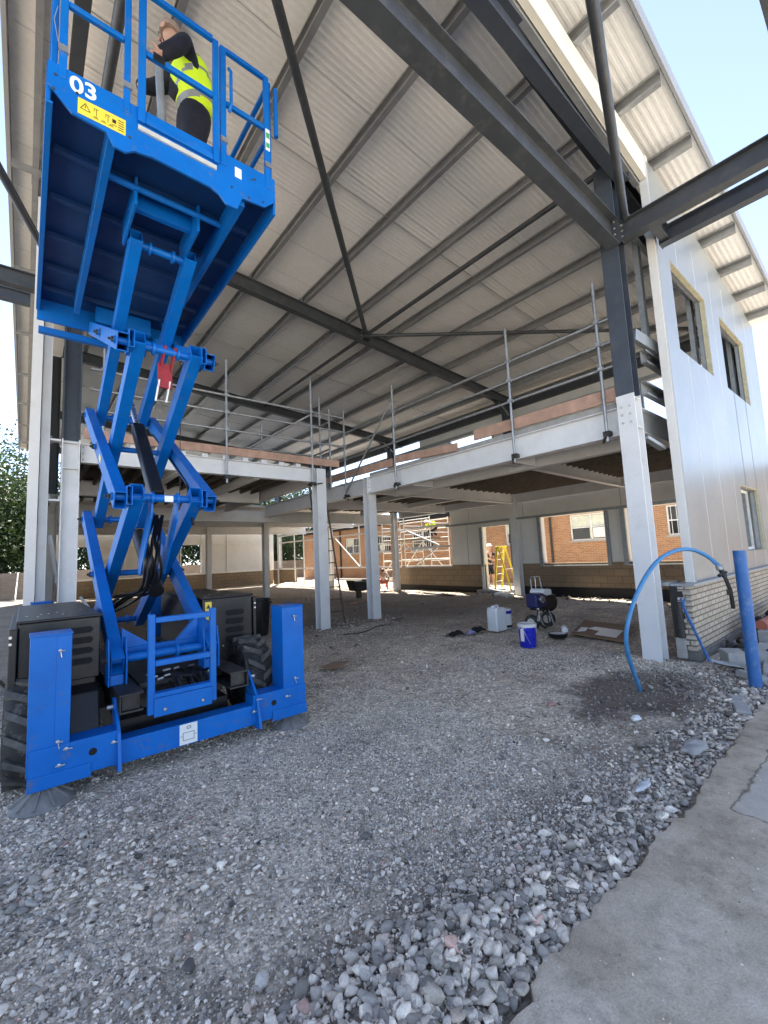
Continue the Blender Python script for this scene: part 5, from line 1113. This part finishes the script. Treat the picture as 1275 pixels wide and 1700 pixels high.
def sprayer():
    t = thing('paint_sprayer', (8.1, 4.85, 0), 'petrol airless paint sprayer on a two wheeled cart', 'paint sprayer'); ox, oy = 8.05, 4.85
    P = lambda x, y, z: (ox+x, oy+y, z)
    for s in (-1, 1):
        MB().tube([P(.1+s*.19, -.1, .03), P(.12+s*.19, .02, .35), P(.16+s*.19, .16, .75), P(.16+s*.17, .18, 1.0)], .015, 8).build('cart_frame', 'galv', t, smooth=True)
        w = MB().lathe([(.05, 0), (.11, -.005), (.150, .01), (.155, .04), (.150, .07), (.11, .085), (.05, .08)], P(.10+s*.30-.04, .1, .150), (1, 0, 0), 26).build('wheel', 'rubber', t, smooth=True)
        MB().lathe([(.02, -.008), (.085, -.006), (.088, .088), (.02, .09)], P(.10+s*.30-.04, .1, .150), (1, 0, 0), 20).build('rim', 'alu', w, smooth=True)
        mb = MB()
    MB().tube([P(-.01, .18, 1.0), P(.02, .18, 1.03), P(.30, .18, 1.03), P(.33, .18, 1.0)], .016, 8).build('push_handle', 'chrome', t, smooth=True); MB().tube([P(.16, .18, .75), P(.16, .18, 1.03)], .013, 8).build('handle_post', 'chrome', t, smooth=True)
    mb = MB(); mb.box(P(-.12, -.12, .38), P(.30, .18, .42)); mb.build('base_plate', 'black', t, bevel=.006)
    mb = MB(); mb.box(P(-.04, -.14, .40), P(.34, .20, .67)); mb.lathe([(.09, 0), (.12, .02), (.12, .10), (.08, .13)], P(.28, .03, .56), (1, 0, 0), 20)
    for k in range(6): mb.box(P(.02+.04*k, -.115, .45), P(.04+.04*k, -.1005, .62))
    mb.build('engine_block', 'black', t, bevel=.012)
    MB().prism([(ox+a, b) for a, b in [(-.14, .67), (.16, .67), (.19, .71), (.17, .79), (-.10, .81), (-.16, .77)]], 'xz', oy-.16, oy+.14).build('fuel_tank', 'label', t, bevel=.025)
    MB().lathe([(.05, 0), (.065, .03), (.065, .10), (.05, .14)], P(.40, .1, .70), (1, .1, .2), 14).build('muffler', 'grime', t, smooth=True)
    mb = MB(); mb.box(P(-.40, -.16, .46), P(-.04, .08, .74)); mb.build('pump_cover', 'navy_paint' if 'navy_paint' in M else 'bucket', t, bevel=.03)
    MB().lathe([(.06, 0), (.075, .02), (.07, .05)], P(-.24, -.15, .62), (0, -1, 0), 18).build('pump_dial', 'chrome', t, smooth=True)
    mb = MB().lathe([(.04, 0), (.04, .10), (.05, .11), (.05, .14), (.035, .15), (.035, .28)], P(-.24, -.08, .20), (0, 0, 1), 16); mb.build('fluid_pump', 'chrome', t, smooth=True)
    mb = MB()
    mb.tube([P(-.24, -.08, .22), P(-.27, -.14, .12), P(-.30, -.24, .10), P(-.5, -.3, .20), P(-1.45, -.62, .36)][:3], .022, 8)
    mb.tube([P(-.20, -.12, .42), P(-.12, -.2, .3), P(-.06, -.18, .14), P(-.02, -.1, .05)], .014, 8); mb.tube([P(-.28, -.1, .42), P(-.40, -.15, .34), P(-.46, -.1, .16), P(-.5, .0, .03)], .014, 8)
    mb.build('suction_hose', 'grime', t, smooth=True)
    mb = MB()
    for k in range(5): r = .17+.008*k; mb.tube([P(.40+.02*k, .12+r*math.cos(a), .50+r*math.sin(a)) for a in np.linspace(0, 2*math.pi, 22)], .011, 6, cap=False)
    mb.build('hose_coil', 'black', t, smooth=True)
M['bucket_dark'] = pmat('dark_blue_casing', (.015, .02, .10), .35); M['navy_paint'] = M['bucket_dark']
sprayer()
def small():
    # spray tank lid with a roller, sheets, cloths
    t = thing('paint_tray', (7.5, 4.2, 0), 'round black tray with white paint and a small roller', 'paint tray'); MB().lathe([(.13, 0), (.16, .03), (.165, .08), (.155, .085), (.14, .07), (0, .065)], (7.45, 4.2, 0), (0, 0, 1), 26).build('tray', 'black', t, smooth=True)
    MB().lathe([(.146, .078), (.12, .084), (0, .086)], (7.45, 4.2, 0), (0, 0, 1), 26).build('paint', 'paintw', t)
    MB().lathe([(.035, -.06), (.055, -.055), (.055, .055), (.035, .06)], (7.62, 4.16, .13), (.7, .5, .2), 16).build('roller_sleeve', 'paintw', t, smooth=True); MB().tube([(7.64, 4.15, .12), (7.85, 4.1, .06), (8.1, 4.05, .05)], .008, 6).build('roller_handle', 'bolt', t)
    def sheet(name, pts, mat, label, cat, z=.02, th=.008, grp=None):
        n = len(pts); mb = MB(); mb.add([(x, y, z+dz) for x, y, dz in pts]+[(x, y, z+dz+th) for x, y, dz in pts], [tuple(range(n-1, -1, -1)), tuple(range(n, 2*n))]+[(i, (i+1) % n, (i+1) % n+n, i+n) for i in range(n)]); o = mb.build(name, mat); tag(o, label, cat, grp); return o
    s = sheet('cardboard_sheet', [(7.55, 3.13, 0), (9.0, 3.50, .02), (9.1, 4.5, .03), (7.75, 4.12, 0)], 'card', 'large brown board on the gravel with two white paint marks', 'board', .03, .012)
    for pts in ([(7.75, 3.32), (8.42, 3.46), (8.5, 4.0), (8.25, 4.05), (8.15, 3.78), (7.8, 3.7)], [(8.0, 3.95), (8.35, 4.08), (8.33, 4.2), (7.85, 4.05)]):
        n = len(pts); MB().add([(x, y, .046+.02*(x-7.55)/1.45+.01*(y-3.2)/1.0) for x, y in pts], [tuple(range(n))]).build('paint_mark', 'paintw', s)
    sheet('cardboard_piece', [(3.36, 5.66, 0), (3.52, 5.38, .01), (3.80, 5.48, .05), (3.66, 5.74, .02)], 'card', 'small brown cardboard piece lying on the gravel in front of the columns', 'cardboard', .02)
    def cloth(c, r, mat, label, sd):
        rr = np.random.default_rng(sd); n = 20; mb = MB(); vs = []
        for i in range(n):
            for j in range(n):
                u, v = i/(n-1)*2-1, j/(n-1)*2-1; k = 1-.35*vnoise(np.array(u*2+sd), np.array(v*2))*1.0
                vs.append((c[0]+u*r[0]*float(k), c[1]+v*r[1]*float(k), .0+r[2]*max(0, 1-(u*u+v*v)*.6)*float(.35+.6*vnoise(np.array(u*1.6+sd), np.array(v*1.6+2))+.25*vnoise(np.array(u*4+sd), np.array(v*4+2)))))
        mb.add(vs, [(i*n+j, (i+1)*n+j, (i+1)*n+j+1, i*n+j+1) for i in range(n-1) for j in range(n-1)]); o = mb.build('cloth', mat, smooth=True, fixn=False); tag(o, label, 'cloth', 'discarded clothes on the gravel')
    cloth((6.55, 5.85), (.22, .14, .10), 'cloth_k', 'crumpled black cloth, left one of the row before the jerrycan', 1); cloth((6.86, 5.72), (.14, .10, .08), 'cloth_l', 'crumpled lilac cloth between two black ones', 2); cloth((7.12, 5.75), (.20, .13, .12), 'cloth_k', 'crumpled black cloth touching the jerrycan side', 3)
    # blue post and pipe
    p = MB().lathe([(.060, -.3), (.060, 1.485), (.054, 1.485), (.054, 1.2), (0, 1.2)], (6.06, 1.2, 0), (.02, -.0, 1), 24).build('blue_post', 'post', smooth=True); tag(p, 'thick round blue post at the edge of the concrete pavement', 'post')
    t = thing('water_pipe', (5.25, 2.05, 0), 'light blue water pipe arching from the damp ground to the blue post', 'pipe')
    pts = [(5.31, 2.06, -.12), (5.25, 2.05, .02), (4.91, 2.0, .47), (4.84, 1.95, .76), (5.0, 1.88, 1.09), (5.25, 1.78, 1.37), (5.52, 1.68, 1.50), (5.79, 1.58, 1.52), (5.98, 1.48, 1.44), (6.0, 1.38, 1.32)]
    def cat(p, n=7):
        P = [Vector(a) for a in p]; o = []
        for i in range(len(P)-1):
            a, b, c, d = P[max(i-1, 0)], P[i], P[i+1], P[min(i+2, len(P)-1)]
            for k in range(n): s = k/n; o.append(.5*((2*b)+(c-a)*s+(2*a-5*b+4*c-d)*s*s+(3*b-a-3*c+d)*s**3))
        return o+[P[-1]]
    MB().tube(cat(pts), .022, 12).build('pipe', 'hose', t, smooth=True)
    MB().lathe([(.028, 0), (.036, .01), (.036, .05), (.03, .06)], (6.0, 1.385, 1.33), (0, -.35, -1), 14).build('pipe_union', 'galv', t, smooth=True)
    mb = MB().tube([(6.0, 1.37, 1.29), (6.01, 1.34, 1.2)], .026, 10); mb.tube([(5.88, 1.36, 1.22), (6.03, 1.33, 1.25)], .018, 8); mb.tube([(6.01, 1.34, 1.2), (6.03, 1.31, 1.05), (6.06, 1.31, .85)], .02, 8); mb.box((6.0, 1.3, 1.0), (6.07, 1.34, 1.06)); mb.build('stop_tap', 'black', t, smooth=True)
    # shovel leaning on the plinth
    t = thing('shovel', (6.58, 1.72, 0), 'blue handled shovel leaning on the cream brick plinth', 'shovel'); a = Vector((6.55, 1.72, .13)); b = Vector((6.38, 1.88, .80))
    MB().tube([a, b], .017, 10).build('shaft', 'post', t, smooth=True); MB().tube([b, b+Vector((-.06, .0, .11))], .013, 8).build('grip', 'post', t, smooth=True); MB().tube([b, b+Vector((.07, .0, .09))], .013, 8).build('grip', 'post', t, smooth=True)
    d = Vector((.14, -.17, -.02)); mb = MB(); rows = []
    for i, (s, wd) in enumerate(((0, .02), (.08, .09), (.3, .115), (.8, .12), (1.15, .11))):
        c = a+Vector((.02, -.03, -.03)).lerp(d*1.6+Vector((0, 0, -.05)), s/1.15); sx = Vector((.77, .63, 0)); rows += [c-sx*wd+Vector((0, 0, .03)), c, c+sx*wd+Vector((0, 0, .03))]
    mb.add(rows, [(i*3+j, i*3+j+1, i*3+j+4, i*3+j+3) for i in range(4) for j in range(2)]); o = mb.build('blade', 'galv', t); m = o.modifiers.new('s', 'SOLIDIFY'); m.thickness = .004
    # blocks, boards, clay pipe
    def blk(c, s, rz, mat, label, name='concrete_block', cat='block', rx=0, grp='loose blocks and rubble'):
        x, y, z = [v/2 for v in s]; o = MB().box((-x, -y, 0), (x, y, s[2])).build(name, mat, org=(0, 0, 0), bevel=.012); o.location = c; o.rotation_euler = (rx, 0, rz); tag(o, label, cat, grp); return o
    blk((7.05, 1.58, .02), (.34, .22, .17), .5, 'conc', 'pale concrete block beside the shovel blade'); blk((5.25, 1.18, .0), (.5, .12, .07), .3, 'conc', 'long pale stone slab at the foot of the blue post', 'stone_slab', 'stone', .1)
    blk((7.7, 1.35, .0), (.9, .25, .13), .1, 'conc', 'long concrete lintel lying behind the blue post', 'concrete_lintel', 'lintel'); blk((8.9, 1.4, .02), (.8, .3, .22), -.1, 'conc', 'big concrete lump at the right edge past the post', 'concrete_lump', 'rubble'); blk((7.0, 1.18, .01), (.7, .22, .06), .15, 'conc', 'flat paving slab lying between the shovel and the post', 'paving_slab', 'slab')
    blk((6.35, 1.28, .02), (.3, .16, .08), .9, 'conc', 'small broken slab leaning by the post base', 'concrete_lump', 'rubble', .2)
    o = MB().tube([(8.6, 1.55, .30), (11.5, 1.45, .32)], .075, 14).build('clay_pipe', 'clay', smooth=True); tag(o, 'reddish clay pipe lying on rubble by the plinth', 'pipe')
    o = MB().bar((6.6, 1.7, .28), (8.4, 1.62, .33), .012, .012).build('steel_rod', 'grime'); tag(o, 'thin rusty rod lying beside the pale block', 'rod')
    mb = MB(); rr = np.random.default_rng(9)
    for k in range(60):
        bm = bmesh.new(); bmesh.ops.create_icosphere(bm, subdivisions=1, radius=1); s = rr.uniform(.04, .13); q = Matrix.Rotation(rr.uniform(0, 6), 3, Vector(rr.normal(size=3)).normalized()); c = Vector((rr.uniform(7.2, 11), rr.uniform(1.2, 1.85), 0)); c.z = .02+.22*max(0, (c.x-7)/4)*rr.random()
        mb.add([tuple(c+q@Vector((v.co.x*s, v.co.y*s*.8, v.co.z*s*.6))*(1+.2*rr.normal())) for v in bm.verts], [[v.index for v in f.verts] for f in bm.faces]); bm.free()
    o = mb.build('rubble', 'grime', org=(0, 0, 0)); o['kind'] = 'stuff'; o['label'] = 'dark heap of broken rubble along the plinth'
    blk((12.6, 12.0, .0), (1.9, .22, .05), 1.35, 'oldwood', 'dark board lying on the floor along the low block wall', 'timber_offcut', 'board', 0, 'offcuts on the floor inside')
    blk((9.4, 12.8, .0), (1.3, .14, .05), .4, 'timber', 'pale plank lying on the dark floor behind the inner column', 'timber_offcut', 'board', 0, 'offcuts on the floor inside')
    # litter
    def lump(c, r, mat, label, cat, name, sd):
        rr = np.random.default_rng(sd); bm = bmesh.new(); bmesh.ops.create_icosphere(bm, subdivisions=3, radius=1); mb = MB()
        mb.add([(c[0]+v.co.x*r[0]*(1+.16*math.sin(5*v.co.y+sd)), c[1]+v.co.y*r[1]*(1+.16*math.sin(6*v.co.x)), c[2]+v.co.z*r[2]*(1+.3*math.sin(7*v.co.x+3*v.co.y))) for v in bm.verts], [[v.index for v in f.verts] for f in bm.faces]); bm.free(); o = mb.build(name, mat, smooth=True); tag(o, label, cat)
    lump((3.08, 1.24, .075), (.10, .03, .014), 'scrap', 'flattened clear plastic scrap on the stones by the pavement', 'plastic', 'plastic_scrap', 1); lump((4.33, 1.75, .03), (.06, .04, .02), 'label', 'small white paper scrap on the damp soil', 'paper', 'paper_scrap', 2); lump((4.2, 2.5, .02), (.07, .03, .018), 'rag', 'faded pink rag at the edge of the damp soil', 'rag', 'rag', 3)
    lump((3.9, 1.18, .08), (.16, .07, .03), 'conc', 'long flat grey stone beside the pavement edge', 'stone', 'flat_stone', 4); lump((1.1, 1.30, .04), (.05, .045, .035), 'oldbrick', 'reddish rounded stone at the bottom of the picture', 'stone', 'round_stone', 5)
    o = MB().tube([(2.05, 8.0, 7.95), (2.06, 8.0, 4.0), (2.05, 8.02, 1.0)], .006, 6).build('hanging_cord', 'black'); tag(o, 'thin black cord hanging from the roof behind the lift', 'cord')
    o = MB().tube(cat([(8.6, 9.6, .0), (7.9, 9.0, .015), (7.55, 8.5, .012), (7.0, 8.3, .015), (6.6, 7.9, .01), (6.3, 7.95, .015), (5.6, 7.6, .012), (5.2, 7.75, .01)]), .011, 6).build('black_cable', 'black', smooth=True); tag(o, 'black cable snaking over the ground by the white columns', 'cable')
    # mortar tub on a stand, inside
    t = thing('mortar_stand', (10.2, 14, 0), 'dark mortar tub on a stand inside by the open wall', 'mortar tub'); MB().prism([(9.82, .66), (10.56, .66), (10.6, .72), (10.5, .30), (9.95, .30), (9.8, .72)][::-1], 'xz', 13.75, 14.3).build('tub', 'grime', t); MB().box((10.15, 13.98, 0), (10.32, 14.12, .3)).build('stand_leg', 'oldwood', t)
    o = MB().bar((.02, 6.9, .03), (-.18, 6.4, .45), .03, .05).build('metal_strut', 'bolt'); tag(o, 'pale metal strut lying on the ground at the left edge', 'strut')
    mb = MB(); vs = []; n = 40; m = 16
    for i in range(n):
        for j in range(m):
            x = 12.3+j/(m-1)*4.2; y = 16.8+i/(n-1)*11.5; e = math.sin(math.pi*j/(m-1))*math.sin(math.pi*i/(n-1)); vs.append((x, y, -.06+e*(.12+.55*float(vnoise(np.array(x*.9), np.array(y*.45+3))**1.5)+.1*float(vnoise(np.array(x*4), np.array(y*4))))))
    mb.add(vs, [(i*m+j, i*m+j+1, (i+1)*m+j+1, (i+1)*m+j) for i in range(n-1) for j in range(m-1)]); o = mb.build('sand', 'sand', smooth=True, fixn=False); o['kind'] = 'stuff'; o['label'] = 'pale sunlit sand and rubble by the open rear corner'
    o = MB().tube(cat([(13.5, 9.6, .1), (13.2, 9.75, .03), (13.3, 9.35, .03), (13.0, 9.3, .04), (13.35, 9.1, .04), (12.9, 9.05, .03)]), .06, 8).build('dust_sheet', 'shirt', smooth=True); tag(o, 'crumpled pale sheet trailing from the rear door step', 'sheet')
small()

# ------------------------------------------------------------------ surroundings
def neighbour():
    t = thing('brick_building', (24, 15, 0), 'low orange brick building with barred white windows behind the site', 'building')
    WN = [(26.65, 1), (23.2, 2), (19.2, 0), (15.4, 2), (12.2, 1), (8.75, 3), (4.9, 0), (1.0, 2)]
    holes = [(y-.93, y+.93, 1.9, 3.06) for y, _ in WN]
    MB().wall('y', 19.0, 19.3, [-6, 34], [-.1, 3.72], holes).build('brick_wall', 'redbrick', t)
    MB().box((19.31, -6, 0), (30, 34, 3.7)).build('inner_mass', 'oldwood', t); MB().box((18.75, -6.2, 3.725), (30, 34.2, 4.0)).build('roof', 'black', t)
    MB().tube([(18.93, 28.2, 0), (18.93, 28.2, 3.7)], .06, 10).build('downpipe', 'grime', t); MB().tube([(18.93, 10.6, 0), (18.93, 10.6, 3.7)], .05, 10).build('downpipe', 'grime', t)
    for (y, k), h in zip(WN, holes):
        mb = MB(); a, b, z0, z1 = h; x = 19.06
        for u0, u1, v0, v1 in ((a, a+.06, z0, z1), (b-.06, b, z0, z1), (a+.06, b-.06, z0, z0+.06), (a+.06, b-.06, z1-.06, z1), (y-.03, y+.03, z0+.06, z1-.06), (a+.06, y-.03, 2.45, 2.5), (y+.03, b-.06, 2.45, 2.5)): mb.box((x, u0, v0), (x+.05, u1, v1))
        if k != 3:
            for q in np.linspace(a+.18, b-.18, 9): mb.box((18.97, q-.008, z0), (18.985, q+.008, z1))
        w = mb.build('window', 'winw', t); MB().box((x+.06, a, z0), (x+.08, b, z1)).build('pane', 'glass', w)
        MB().box((18.93, a-.05, z0-.07), (19.05, b+.05, z0-.002)).build('window_sill', 'conc', w)
        if k in (1, 3): MB().box((x+.052, y+(.1 if k == 1 else -.88), 2.51), (x+.058, y+(.85 if k == 1 else .88), z1-.07)).build('blind', 'blind', w)
        if k == 3:
            MB().box((x+.052, y-.86, z0+.08), (x+.058, y+.1, 2.44)).build('blind', 'blind', w); f = MB().box((x-.12, y-.60, 2.0), (x+.05, y-.12, 2.42)).build('fan_unit', 'winw', w, bevel=.01)
            
        if k == 2: MB().box((x+.052, y-.2, z0+.07), (x+.058, y+.3, 2.4)).build('blind', 'winw', w)
neighbour()
def boundary():
    o = MB().box((-14, 35.6, -.2), (12, 35.85, 1.62)); o = o.build('boundary_wall', 'boundary'); tag(o, 'low pale brick boundary wall under the trees at the left', 'wall')
    o = MB().box((12.1, 37.6, -.2), (32, 37.9, 1.62)).build('boundary_wall', 'boundary'); tag(o, 'low grey boundary wall seen through the far open corner', 'wall')
    o = MB().bar((-.35, 33.5, 0), (-.28, 35.4, 1.45), .5, .04, (1, 0, 0)).build('white_panel', 'label'); tag(o, 'white panel leaning on the brick boundary wall', 'panel')
    for x, lb in ((-1.35, 'thin pale post leaning on the boundary wall left of the white panel'),): tag(MB().bar((x, 34.6, 0), (x+.1, 35.5, 1.3), .07, .05, (1, 0, 0)).build('timber_post', 'winw'), lb, 'post')
boundary()
def tree_proto(seed, h, r, nleaf, loc, label):
    rr = np.random.default_rng(seed); t = thing('broadleaf_tree', loc, label, 'tree', 'trees beyond the boundary wall'); L = Vector(loc)
    mb = MB(); top = h*.75; base = [L+Vector((0, 0, -.3)), L+Vector((.1, .05, h*.25)), L+Vector((-.1, .1, h*.5)), L+Vector((.05, 0, top))]; mb.tube(base, [.26, .2, .13, .04], 9); tips = []
    for k in range(16):
        a = rr.uniform(0, 6.28); z = h*rr.uniform(.16, .7); l = r*rr.uniform(.5, 1)*(1.0 if z < h*.55 else .7); p0 = L+Vector((0, .05, z)); p1 = p0+Vector((math.cos(a)*l*.5, math.sin(a)*l*.5, l*.28)); p2 = p0+Vector((math.cos(a)*l, math.sin(a)*l, l*.45)); mb.tube([p0, p1, p2], [.08, .05, .018], 6); tips += [p1, p2, (p1+p2)/2]
    mb.build('trunk', 'bark', t, smooth=True)
    tips = np.array([tuple(p) for p in tips]+[tuple(L+Vector((rr.normal()*r*.45, rr.normal()*r*.45, h*rr.uniform(.12, .98)))) for _ in range(46)])
    cl = tips[rr.integers(0, len(tips), nleaf)]; size = r*.24; C = cl+rr.normal(size=(nleaf, 3))*np.array([size, size, size*.8]); C[:, 2] = np.maximum(C[:, 2], .3)
    s = rr.uniform(.07, .16, nleaf); d1 = rr.normal(size=(nleaf, 3)); d1 /= np.linalg.norm(d1, axis=1)[:, None]; d2 = np.cross(d1, rr.normal(size=(nleaf, 3))); d2 /= np.linalg.norm(d2, axis=1)[:, None]
    V = np.stack([C-d1*s[:, None], C-d2*s[:, None]*.55, C+d1*s[:, None], C+d2*s[:, None]*.55], 1).reshape(-1, 3)-np.array(loc)
    F = np.arange(nleaf*4).reshape(-1, 4); me = bpy.data.meshes.new('crown'); me.from_pydata(V.tolist(), [], F.tolist()); at = me.color_attributes.new('tint', 'FLOAT_COLOR', 'POINT'); g = np.repeat(rr.random(nleaf)**1.5, 4); at.data.foreach_set('color', np.c_[g, g, g, np.ones(len(g))].ravel().astype(np.float32)); me.materials.append(M['leaf'])
    o = bpy.data.objects.new('crown', me); COL.objects.link(o); o.parent = t; ORG[o.name] = Vector(loc); return t
def trees():
    pr = [tree_proto(21, 10.5, 3.6, 15000, (-3.4, 38.5, 0), 'tall leafy tree at the left edge behind the boundary wall'), tree_proto(22, 9.0, 3.2, 13000, (.3, 40.5, 0), 'rounded leafy tree touching the left wall of the building')]
    spots = [(0, -8.5, 42, 1.2, 'large tree half outside the left edge'), (1, 4.5, 41, .9, 'leafy tree behind the far end wall window'), (0, 9.5, 43, 1.0, 'leafy tree seen through the far end window'), (1, 14, 45, 1.3, 'tall tree showing over the upper floor through the stair opening'), (0, 18.5, 43, 1.05, 'dark tree seen through the far open corner'), (1, 22.5, 44, 1.15, 'tree behind the grey boundary wall by the far corner'), (0, 27, 46, 1.1, 'tree standing beyond the end of the brick building'), (1, -1.5, 46, 1.35, 'taller tree further back at the left'), (1, 19.5, 39.5, .55, 'low bushy tree in front of the grey boundary trees'), (0, 14.5, 39.6, .5, 'low bushy tree just behind the grey boundary wall')]
    for i, x, y, s, lb in spots: copy_tree(pr[i], (x, y, 0), random.uniform(0, 6), lb, (s, s, s))
trees()
